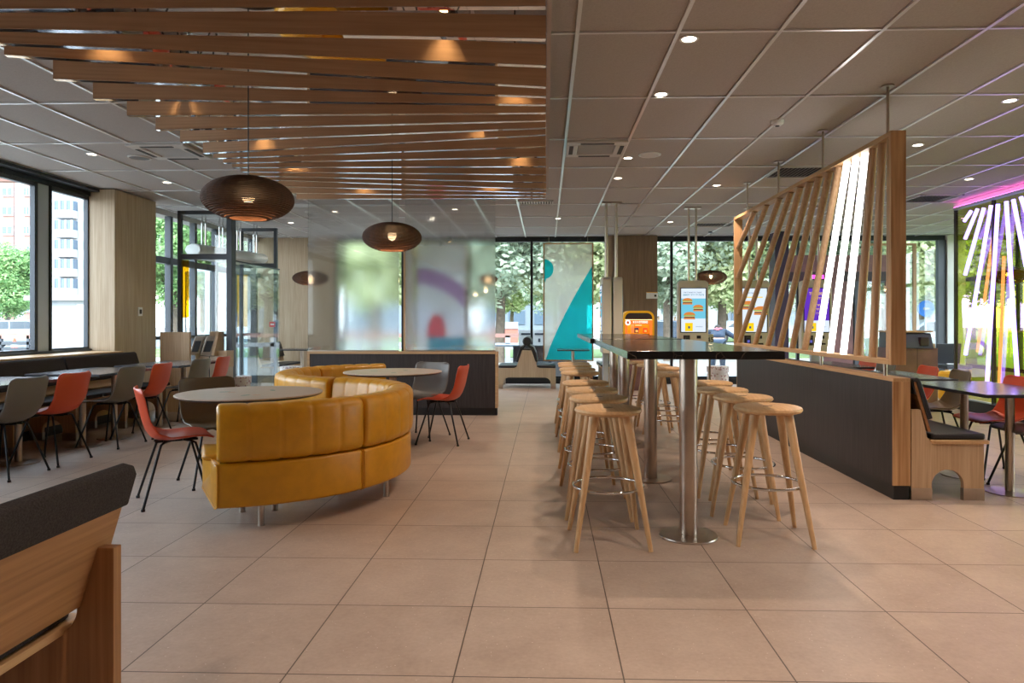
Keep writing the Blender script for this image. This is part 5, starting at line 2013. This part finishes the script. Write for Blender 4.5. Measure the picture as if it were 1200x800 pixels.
for k in range(6):
    yt = 237 + 22.5 * k
    xa_, xb_ = at(70, 0, Yb2).x, at(91, 0, Yb2).x
    bb = MB().box(xa_, xb_, Yb2 - 1.2, Yb2, at(0, yt + 20, Yb2).z, at(0, yt + 11, Yb2).z).build('balcony', M['farwhite'], t)
    MB().box(xa_, xb_, Yb2 - 1.1, Yb2, at(0, yt + 11, Yb2).z, at(0, yt, Yb2).z).build('glazing', M['winblue'], bb)
    g = MB()
    for q in range(4):
        xx = xa_ + (xb_ - xa_) * q / 3
        g.box(xx - .12, xx + .12, Yb2 - 1.2, Yb2 - 1.1, at(0, yt + 11, Yb2).z, at(0, yt, Yb2).z)
    g.build('balcony_bar', M['farwhite'], bb)
    xa_, xb_ = at(98, 0, Yb2).x, at(105, 0, Yb2).x
    w_ = MB().box(xa_, xb_, Yb2 - .1, Yb2, at(0, yt + 11.5, Yb2).z, at(0, yt, Yb2).z).build('window', M['winblue'], t)
    MB().box((xa_ + xb_) / 2 - .1, (xa_ + xb_) / 2 + .1, Yb2 - .14, Yb2 - .1, at(0, yt + 11.5, Yb2).z, at(0, yt, Yb2).z).build('mullion', M['farwhite'], w_)
# low white building
Yl = 30
A, B = at(39, 349, Yl), at(112, 349, Yl)
t = thing('low_building', 'low white service building outside the side window', 'building', (0, 0, 0))
MB().box(A.x, B.x, Yl, Yl + 4, -.1, at(0, 352, Yl).z).build('wall', M['concrete'], t)
MB().box(A.x - .2, B.x + .1, Yl - .3, Yl + 4.2, at(0, 352, Yl).z, A.z + .1).build('roof', M['farwhite'], t)
A, B = at(89, 357, 20), at(107, 410, 20)
tag(MB().box(A.x, B.x, 20, 20.6, -.1, A.z).build('electrical_cabinet', plain('pale_green_grey', lin(176, 186, 180), .7), bevel=.02), 'pale grey-green cabinet outside, next to the oak column', 'cabinet')
ec = bpy.data.objects['electrical_cabinet']
MB().box(A.x + .03, B.x - .03, 19.98, 20, 0, .45).build('lower_door', plain('grey_lower', lin(158, 164, 160), .7), ec)
A, B = at(-6, 203, 16), at(46, 212, 16)
t = thing('outdoor_canopy', 'reddish outdoor canopy edge at the top of the side window', 'canopy', (0, 0, 0))
MB().box(A.x - 2, B.x, 16, 16.2, B.z, A.z).build('fascia', M['pinkwall'], t)
g = MB()
for k in range(6):
    g.box(A.x - 2, B.x, 15.0 + k * .16, 15.05 + k * .16, A.z + .05, A.z + .1)
g.box(B.x - .05, B.x, 15, 16, A.z, A.z + .12)
g.build('slats', M['bronze'], t)
for xx in (A.x - 1.9, B.x - .2):
    MB().box(xx, xx + .1, 16.05, 16.15, -.1, B.z).build('post', M['frame'], t)
# railing outside left
t = thing('street_railing', 'pale street railing outside the side window', 'railing', (0, 0, 0))
Yr = 15.5
for py, hh, m_ in ((393.5, .06, 'pinkwall'), (402, .035, 'frame'), (409, .03, 'frame')):
    A, B = at(-14, py, Yr), at(46, py, Yr)
    MB().box(A.x, B.x, Yr, Yr + .05, A.z - hh, A.z + hh).build('rail', M[m_], t)
for px in (32.5, 37, 0, 70):
    if px == 70:
        continue
    p = at(px, 393, Yr)
    MB().box(p.x - .03, p.x + .03, Yr, Yr + .06, -.1, p.z).build('post', M['frame'], t)
p = at(17, 388, 28)
t = thing('traffic_cone', 'small orange and white cone beyond the railing', 'traffic cone', (p.x, 28, -.1))
MB().cyl((0, 0, .03), (0, 0, .75), .16, .03, n=16).build('cone', M['orange'], t, smooth=50)
MB().cyl((0, 0, .3), (0, 0, .5), .128, .085, n=16).build('white_band', M['farwhite'], t, smooth=50)
MB().box(-.2, .2, -.2, .2, 0, .03).build('base', M['black_pl'], t)


def car(label, x, y, rz, paint, grp=None):
    t = thing('parked_car', label, 'car', (x, y, -.1), rz, grp)
    body = [(-2.1, .35), (-2.15, .7), (-1.95, .9), (-1.2, .98), (-.6, 1.42), (.9, 1.46), (1.6, 1.02), (2.05, .92), (2.15, .6), (2.1, .32)]
    MB().prism(body, -.82, .82, 'XZ').build('body', M[paint], t, bevel=.08, smooth=40, seg=3)
    gl = [(-1.08, 1.0), (-.55, 1.36), (.85, 1.39), (1.42, 1.02)]
    MB().prism(gl, -.835, .835, 'XZ').build('side_window', M['carglass'], t)
    MB().box(-.02, .05, -.845, .845, .98, 1.4).build('door_pillar', M[paint], t)
    for xx in (-1.35, 1.35):
        for s in (-1, 1):
            w_ = MB().cyl((xx, s * .66, .33), (xx, s * .86, .33), .33, n=24).build('wheel', M['tyre'], t, smooth=40)
            MB().cyl((xx, s * .86, .33), (xx, s * .87, .33), .19, n=16).build('hub_cap', M['chrome'], w_)
    MB().box(-2.17, -2.05, -.7, -.4, .65, .8).box(-2.17, -2.05, .4, .7, .65, .8).build('headlight', M['farwhite'], t)
    return t


c0 = car('silver parked car outside the side window beneath the tree', at(22, 0, 34).x, 34, R(10), 'carpaint')
cw = dup(c0, (at(1089, 0, 27).x, 27, -.1), R(4), 'pale parked car behind the right window under the blue sign')
setmat(cw, M['carpaint'], M['carpaint_w'])
cd = dup(c0, (at(783, 0, 44).x, 44, -.1), R(175), 'dark parked car far behind the window beside the grey column')
setmat(cd, M['carpaint'], M['carpaint_d'])
dup(cw, (at(866, 0, 46).x, 46, -.1), R(5), 'pale van-sized parked car behind the bending person')
dup(cd, (at(43, 0, 42).x, 42, -.1), R(5), 'dark parked car at the edge of the side window mullion')
for i, (pa, pb, zt_) in enumerate(((400, 560, 4.2), (560, 700, 3.2), (850, 1010, 3.6))):
    A, B = at(pa, 0, 66), at(pb, 0, 66)
    t = thing('distant_house', ['long low grey house blurred behind the frosted glass', 'low grey house far behind the double bench', 'low grey house far behind the slat screen'][i], 'building', (0, 0, 0))
    MB().box(A.x, B.x - 1, 66, 72, -.1, zt_).build('wall', plain('blue_grey_render', lin(120, 130, 140), .9), t)
    MB().box(A.x - .4, B.x - .6, 65.6, 72.4, zt_, zt_ + .5).build('roof', M['bronze'], t)
    for q in range(4):
        xx = A.x + (B.x - A.x) * (q + .5) / 4.6
        MB().box(xx - .8, xx + .8, 65.9, 66, 1.0, 2.3).build('window', M['winblue'], t)
# grey far houses behind trees
A, B = at(768, 342, 62), at(850, 342, 62)
t = thing('small_house', 'small white house with red roof line far behind the window by the grey column', 'building', (0, 0, 0))
MB().box(A.x, B.x, 62, 68, -.1, at(0, 346, 62).z).build('wall', M['concrete'], t)
MB().box(A.x - .5, B.x + .5, 61.5, 68.5, at(0, 346, 62).z, at(0, 341, 62).z).build('roof', M['pinkwall'], t)
MB().box(at(775, 0, 62).x, at(785, 0, 62).x, 61.9, 62, at(0, 367, 62).z, at(0, 354, 62).z).build('window', M['winblue'], t)
A, B = at(1012, 362, 50), at(1120, 362, 50)
t = thing('small_house', 'pale low house behind the fence beyond the slat screen', 'building', (0, 0, 0))
MB().box(A.x, B.x, 50, 56, -.1, A.z).build('wall', M['concrete'], t)
MB().box(A.x - .3, B.x + .3, 49.6, 56.4, A.z, A.z + .5).build('roof', M['bronze'], t)
for px in (1030, 1085, 1100):
    MB().box(at(px, 0, 50).x, at(px + 6, 0, 50).x, 49.9, 50, .8, 2.0).build('window', M['winblue'], t)
A, B = at(575, 378, 40), at(722, 378, 40)
t = thing('brick_wall', 'low red brick wall outside behind the double bench', 'garden wall', (0, 0, 0))
MB().box(A.x, at(607, 0, 40).x, 40, 40.3, -.1, at(0, 385, 40).z).build('brickwork', plain('red_brick', lin(176, 104, 88), .9), t)
MB().box(A.x, at(607, 0, 40).x, 39.95, 40.35, at(0, 385, 40).z, at(0, 377, 40).z).build('white_coping', M['concrete'], t)
# picket fence
t = thing('picket_fence', 'pale picket fence on the grass behind the slat screen', 'fence', (0, 0, 0))
Yp = 26.5
xA, xB = at(985, 0, Yp).x, at(1200, 0, Yp).x
g = MB()
x = xA
while x < xB:
    g.box(x, x + .09, Yp, Yp + .03, -.1, at(0, 388, Yp).z)
    x += .19
g.build('pickets', plain('picket_grey', lin(160, 160, 158), .8), t)
MB().box(xA, xB, Yp + .03, Yp + .07, at(0, 392, Yp).z, at(0, 390, Yp).z).box(xA, xB, Yp + .03, Yp + .07, .05, .13).build('rail', plain('rail_grey', lin(196, 196, 194), .8), t)
dup(t, (at(220, 0, 26).x - xA, 0, 0), 0, 'pale picket fence seen through the lobby doors', None)
# white handrail outside the back window
t = thing('handrail', 'white outdoor handrail behind the double bench', 'railing', (0, 0, 0))
Yh = 17.5
for py in (393, 404):
    A, B = at(560, py, Yh), at(612, py, Yh)
    MB().box(A.x - 4.5, B.x, Yh, Yh + .06, A.z - .05, A.z + .05).build('rail', M['concrete'] if py > 400 else M['pinkwall'], t)
for px in (595, 540, 480, 420):
    p = at(px, 393, Yh)
    MB().box(p.x - .06, p.x + .06, Yh, Yh + .08, -.1, p.z).build('post', M['farwhite'], t)
# outdoor bench table by the window
t = thing('picnic_table', 'white outdoor table with slanted legs behind the double bench', 'table', (at(590, 0, 15.6).x, 15.6, -.1))
MB().box(-.9, .55, -.35, .35, .80, .84).build('tabletop', M['farwhite'], t, bevel=.01)
for s in (-.7, .35):
    MB().tube([(s - .25, -.3, 0), (s + .1, -.25, .8)], .025, n=8).build('leg', M['frame'], t)
    MB().tube([(s + .3, .3, 0), (s - .05, .25, .8)], .025, n=8).build('leg', M['frame'], t)
# solid lockers standing in for a reflection in the back window
A, B = at(601, 405, 15.2), at(688, 405, 15.2)
t = thing('reflected_cabinet', 'row of dark lockers with white icon board standing in for a window reflection', 'cabinet', (0, 0, 0))
MB().box(A.x, B.x, 15.25, 15.8, -.1, A.z).build('cabinet', M['frame'], t, bevel=.005)
wdt = (B.x - A.x) / 4
for k in range(4):
    MB().box(A.x + k * wdt + .03, A.x + (k + 1) * wdt - .03, 15.235, 15.25, .42, A.z - .04).build('upper_door', M['bronze_dark'], t)
    MB().box(A.x + k * wdt + .03, A.x + (k + 1) * wdt - .03, 15.235, 15.25, -.05, .38).build('lower_door', plain('mid_grey', lin(118, 120, 124), .5), t)
A2, B2 = at(608, 386.5, 15.2), at(688, 404.5, 15.2)
sb = MB().box(A2.x, B2.x, 15.22, 15.3, B2.z, A2.z).build('sign_board', M['white'], t)
g = MB()
for k in range(5):
    xx = A2.x + (B2.x - A2.x) * (k + .5) / 5
    g.box(xx - .10, xx + .10, 15.212, 15.22, A2.z - .11, A2.z - .07)
    g.box(xx - .025, xx + .025, 15.212, 15.22, B2.z + .07, B2.z + .15)
g.build('icon', M['hoodie'], sb)
# blue round sign
p = at(1085, 361.5, 24)
t = thing('traffic_sign', 'round blue sign on a pole behind the right window', 'traffic sign', (p.x, 24, -.1))
MB().cyl((0, -.02, p.z + .1), (0, .02, p.z + .1), .28, n=28).build('sign_disc', M['signblue'], t, smooth=40)
MB().box(-.1, .1, -.03, -.02, p.z + .06, p.z + .14).build('white_symbol', M['farwhite'], t)
MB().cyl((0, .03, 0), (0, .03, p.z + .3), .03, n=8).build('pole', M['framelight'], t)


# ------------------------------------------------------------------ people outside
def skin_body(name, joints, edges, mat, parent, sub=2):
    me = bpy.data.meshes.new(name)
    me.from_pydata([j[0] for j in joints], edges, [])
    o = bpy.data.objects.new(name, me)
    C.objects.link(o)
    o.parent = parent
    me.materials.append(mat)
    s = o.modifiers.new('skin', 'SKIN')
    s.use_smooth_shade = True
    for i, j in enumerate(joints):
        r = j[1]
        me.skin_vertices[0].data[i].radius = (r, r) if not isinstance(r, tuple) else r
    me.skin_vertices[0].data[0].use_root = True
    b = o.modifiers.new('sub', 'SUBSURF')
    b.levels = sub
    b.render_levels = sub
    return o


def person(label, loc, rz, bend=0.0, reach=False, top='hoodie', legs='jeans', grp=None, detail=True, scale=1.0):
    t = thing('person', label, 'person', loc, rz, grp)
    t.scale = (scale,) * 3
    # local: faces +Y (away)
    cb_, sb_ = math.cos(bend), math.sin(bend)

    def T(x, y, z):   # rotate upper body about the hips (z .92) forwards (+y)
        dz = z - .92
        return (x, y * cb_ + dz * sb_, .92 + dz * cb_ - y * sb_)
    J = [((0, 0, .92), (.15, .11)), (T(0, 0, 1.08), (.135, .10)), (T(0, .0, 1.25), (.165, .115)), (T(0, 0, 1.42), (.13, .09)), (T(0, .01, 1.50), (.055, .055)), (T(0, .02, 1.56), (.05, .05)),
         (T(.185, 0, 1.42), .062), (T(-.185, 0, 1.42), .062)]
    E = [(0, 1), (1, 2), (2, 3), (3, 4), (4, 5), (3, 6), (3, 7)]

    def arm(s, idx, e, w):
        n0 = len(J)
        J.extend([(e, .043), (w, .031)])
        E.extend([(idx, n0), (n0, n0 + 1)])
        return w
    if reach:
        w1 = arm(1, 6, (.40, .30, .98), (.62, .38, .74))
        w2 = arm(-1, 7, (-.26, .42, .92), (-.16, .62, .80))
    else:
        w1 = arm(1, 6, (.26, .02, 1.14), (.27, .10, .90))
        w2 = arm(-1, 7, (-.26, .02, 1.14), (-.27, .10, .90))
    for s in (1, -1):
        n0 = len(J)
        J.extend([((s * .095, 0, .86), .085), ((s * .11, .02 * s, .50), .058), ((s * .12, -.02, .09), .04), ((s * .125, .10, .045), .036)])
        E.extend([(0, n0), (n0, n0 + 1), (n0 + 1, n0 + 2), (n0 + 2, n0 + 3)])
    body = skin_body('body', J, E, M['skin'], t)
    # clothing as follow-on surfaces a little larger than the body
    keep_u = [0, 1, 2, 3, 6, 7, 8, 9, 10, 11]
    mp = {k: i for i, k in enumerate(keep_u)}
    JU = [(J[k][0], tuple(v * (1.32 if k < 2 else 1.16) for v in J[k][1]) if isinstance(J[k][1], tuple) else J[k][1] * 1.3) for k in keep_u]
    skin_body('jacket', JU, [(mp[a], mp[b]) for a, b in E if a in mp and b in mp], M[top], t)
    base = 12
    JL = [((0, 0, .92), (.165, .125))]
    EL = []
    for s in (0, 1):
        n0 = len(JL)
        for q in range(3):
            j = J[base + s * 4 + q]
            JL.append((j[0], j[1] * 1.35))
        EL += [(0, n0), (n0, n0 + 1), (n0 + 1, n0 + 2)]
    skin_body('trousers', JL, EL, M[legs], t)
    for s in (1, -1):
        MB().sphere((s * .125, .07, .045), .052, .13, .05).build('shoe', M['farwhite'], t, smooth=60)
    hc = Vector(T(0, .05, 1.66))
    hd = MB().sphere(hc, .078, .095, .115).sphere(hc + Vector((0, .095 * cb_, -.01 * cb_ - .09 * sb_)), .014, .018, .02)
    hd.sphere(hc + Vector((.078, 0, 0)), .012, .02, .03).sphere(hc + Vector((-.078, 0, 0)), .012, .02, .03)
    hd.build('head', M['skin'], t, smooth=60)
    MB().sphere(hc + Vector((0, -.018, .022)), .088, .098, .108).build('hair', M['hair'], t, smooth=60)
    for w, s in ((w1, 1), (w2, -1)):
        w = Vector(w)
        e = Vector(J[8][0] if s == 1 else J[10][0])
        d = (w - e).normalized()
        side = d.cross(Vector((0, 0, 1)) if abs(d.z) < .9 else Vector((0, 1, 0))).normalized()
        g = MB()
        g.tube([w, w + d * .045, w + d * .09], [.026, .034, .030], n=8)
        for q, ln in enumerate((.062, .075, .080, .068)):
            b0_ = w + d * .085 + side * (q - 1.5) * .018
            g.tube([b0_, b0_ + d * ln * .5, b0_ + d * ln * .8 + Vector((0, .012, -.012))], [.0088, .008, .007], n=6)
        tb = w + d * .03 + side * .03
        g.tube([tb, tb + side * .02 + d * .03, tb + side * .022 + d * .055], [.010, .009, .008], n=6)
        g.build('hand', M['skin'], t, smooth=60)
    return t


pp = at(841, 0, 16.6)
ps = person('person in a slate blue hoodie and grey jeans bending forward outside the window', (pp.x, 16.6, -.1), R(-14), bend=R(68), reach=True)
pr = [c for c in kids(ps) if c.name.startswith('jacket')][0]
g = MB()
for (u, v, a, b) in ((-.07, .0, .05, .02), (.06, .03, .06, .025), (0, -.05, .05, .02), (-.02, .05, .04, .02)):
    # printed pink blotches lying on the back of the jacket
    c_ = math.cos(R(68)); s_ = math.sin(R(68))
    dz = .33 + v
    y0 = -.142
    g.sphere((u, y0 * c_ + dz * s_, .92 + dz * c_ - y0 * s_), a * .9, .02, b)
g.build('pink_print', plain('pink_print', lin(196, 120, 130), .9), pr)
pp = at(771.5, 0, 52)
person('pedestrian in a pale shirt far outside by the grey column window', (pp.x, 52, -.1), R(200), top='shirt', legs='hoodie')
pp = at(791, 0, 54)
person('pedestrian far outside just left of the burger menu kiosk', (pp.x, 54, -.1), R(160), top='hoodie', legs='jeans')

# ------------------------------------------------------------------ world, camera, view
w = bpy.data.worlds.new('sky')
sc.world = w
w.use_nodes = True
nt = w.node_tree
for n_ in list(nt.nodes):
    nt.nodes.remove(n_)
out = nt.nodes.new('ShaderNodeOutputWorld')
bg = nt.nodes.new('ShaderNodeBackground')
tc = nt.nodes.new('ShaderNodeTexCoord')
sp_ = nt.nodes.new('ShaderNodeSeparateXYZ')
rp = nt.nodes.new('ShaderNodeValToRGB')
nt.links.new(tc.outputs['Generated'], sp_.inputs[0])
nt.links.new(sp_.outputs[2], rp.inputs[0])
rp.color_ramp.elements[0].position = 0.0
rp.color_ramp.elements[0].color = (0.92, 0.96, 1.0, 1)
rp.color_ramp.elements[1].position = 0.7
rp.color_ramp.elements[1].color = (0.62, 0.79, 1.0, 1)
nt.links.new(rp.outputs[0], bg.inputs['Color'])
bg.inputs['Strength'].default_value = 7.4
nt.links.new(bg.outputs[0], out.inputs[0])

sl = bpy.data.lights.new('sun', 'SUN')
sl.energy = 5.0
sl.angle = R(12)
sl.color = (1.0, .97, .9)
so = bpy.data.objects.new('sun', sl)
so.rotation_euler = (R(48), 0, R(-3))
C.objects.link(so)

cam = bpy.data.cameras.new('camera')
cam.sensor_width = 36
cam.lens = F / 1200 * 36
cam.shift_x = -16 / 1200
cam.shift_y = -23 / 1200
cam.clip_end = 400
co = bpy.data.objects.new('camera', cam)
co.location = (0, 0, CH)
co.rotation_euler = (PI / 2, 0, PSI)
C.objects.link(co)
sc.camera = co

sc.view_settings.view_transform = 'Standard'
sc.view_settings.look = 'None'
sc.view_settings.exposure = 0.25
sc.view_settings.gamma = 1.0
sc.view_settings.use_curve_mapping = False
sc.cycles.use_denoising = True
sc.cycles.max_bounces = 10
sc.cycles.diffuse_bounces = 4
sc.cycles.glossy_bounces = 4
sc.cycles.transmission_bounces = 6
sc.cycles.transparent_max_bounces = 16
sc.cycles.caustics_reflective = False
sc.cycles.caustics_refractive = False
sc.cycles.sample_clamp_indirect = 6.0
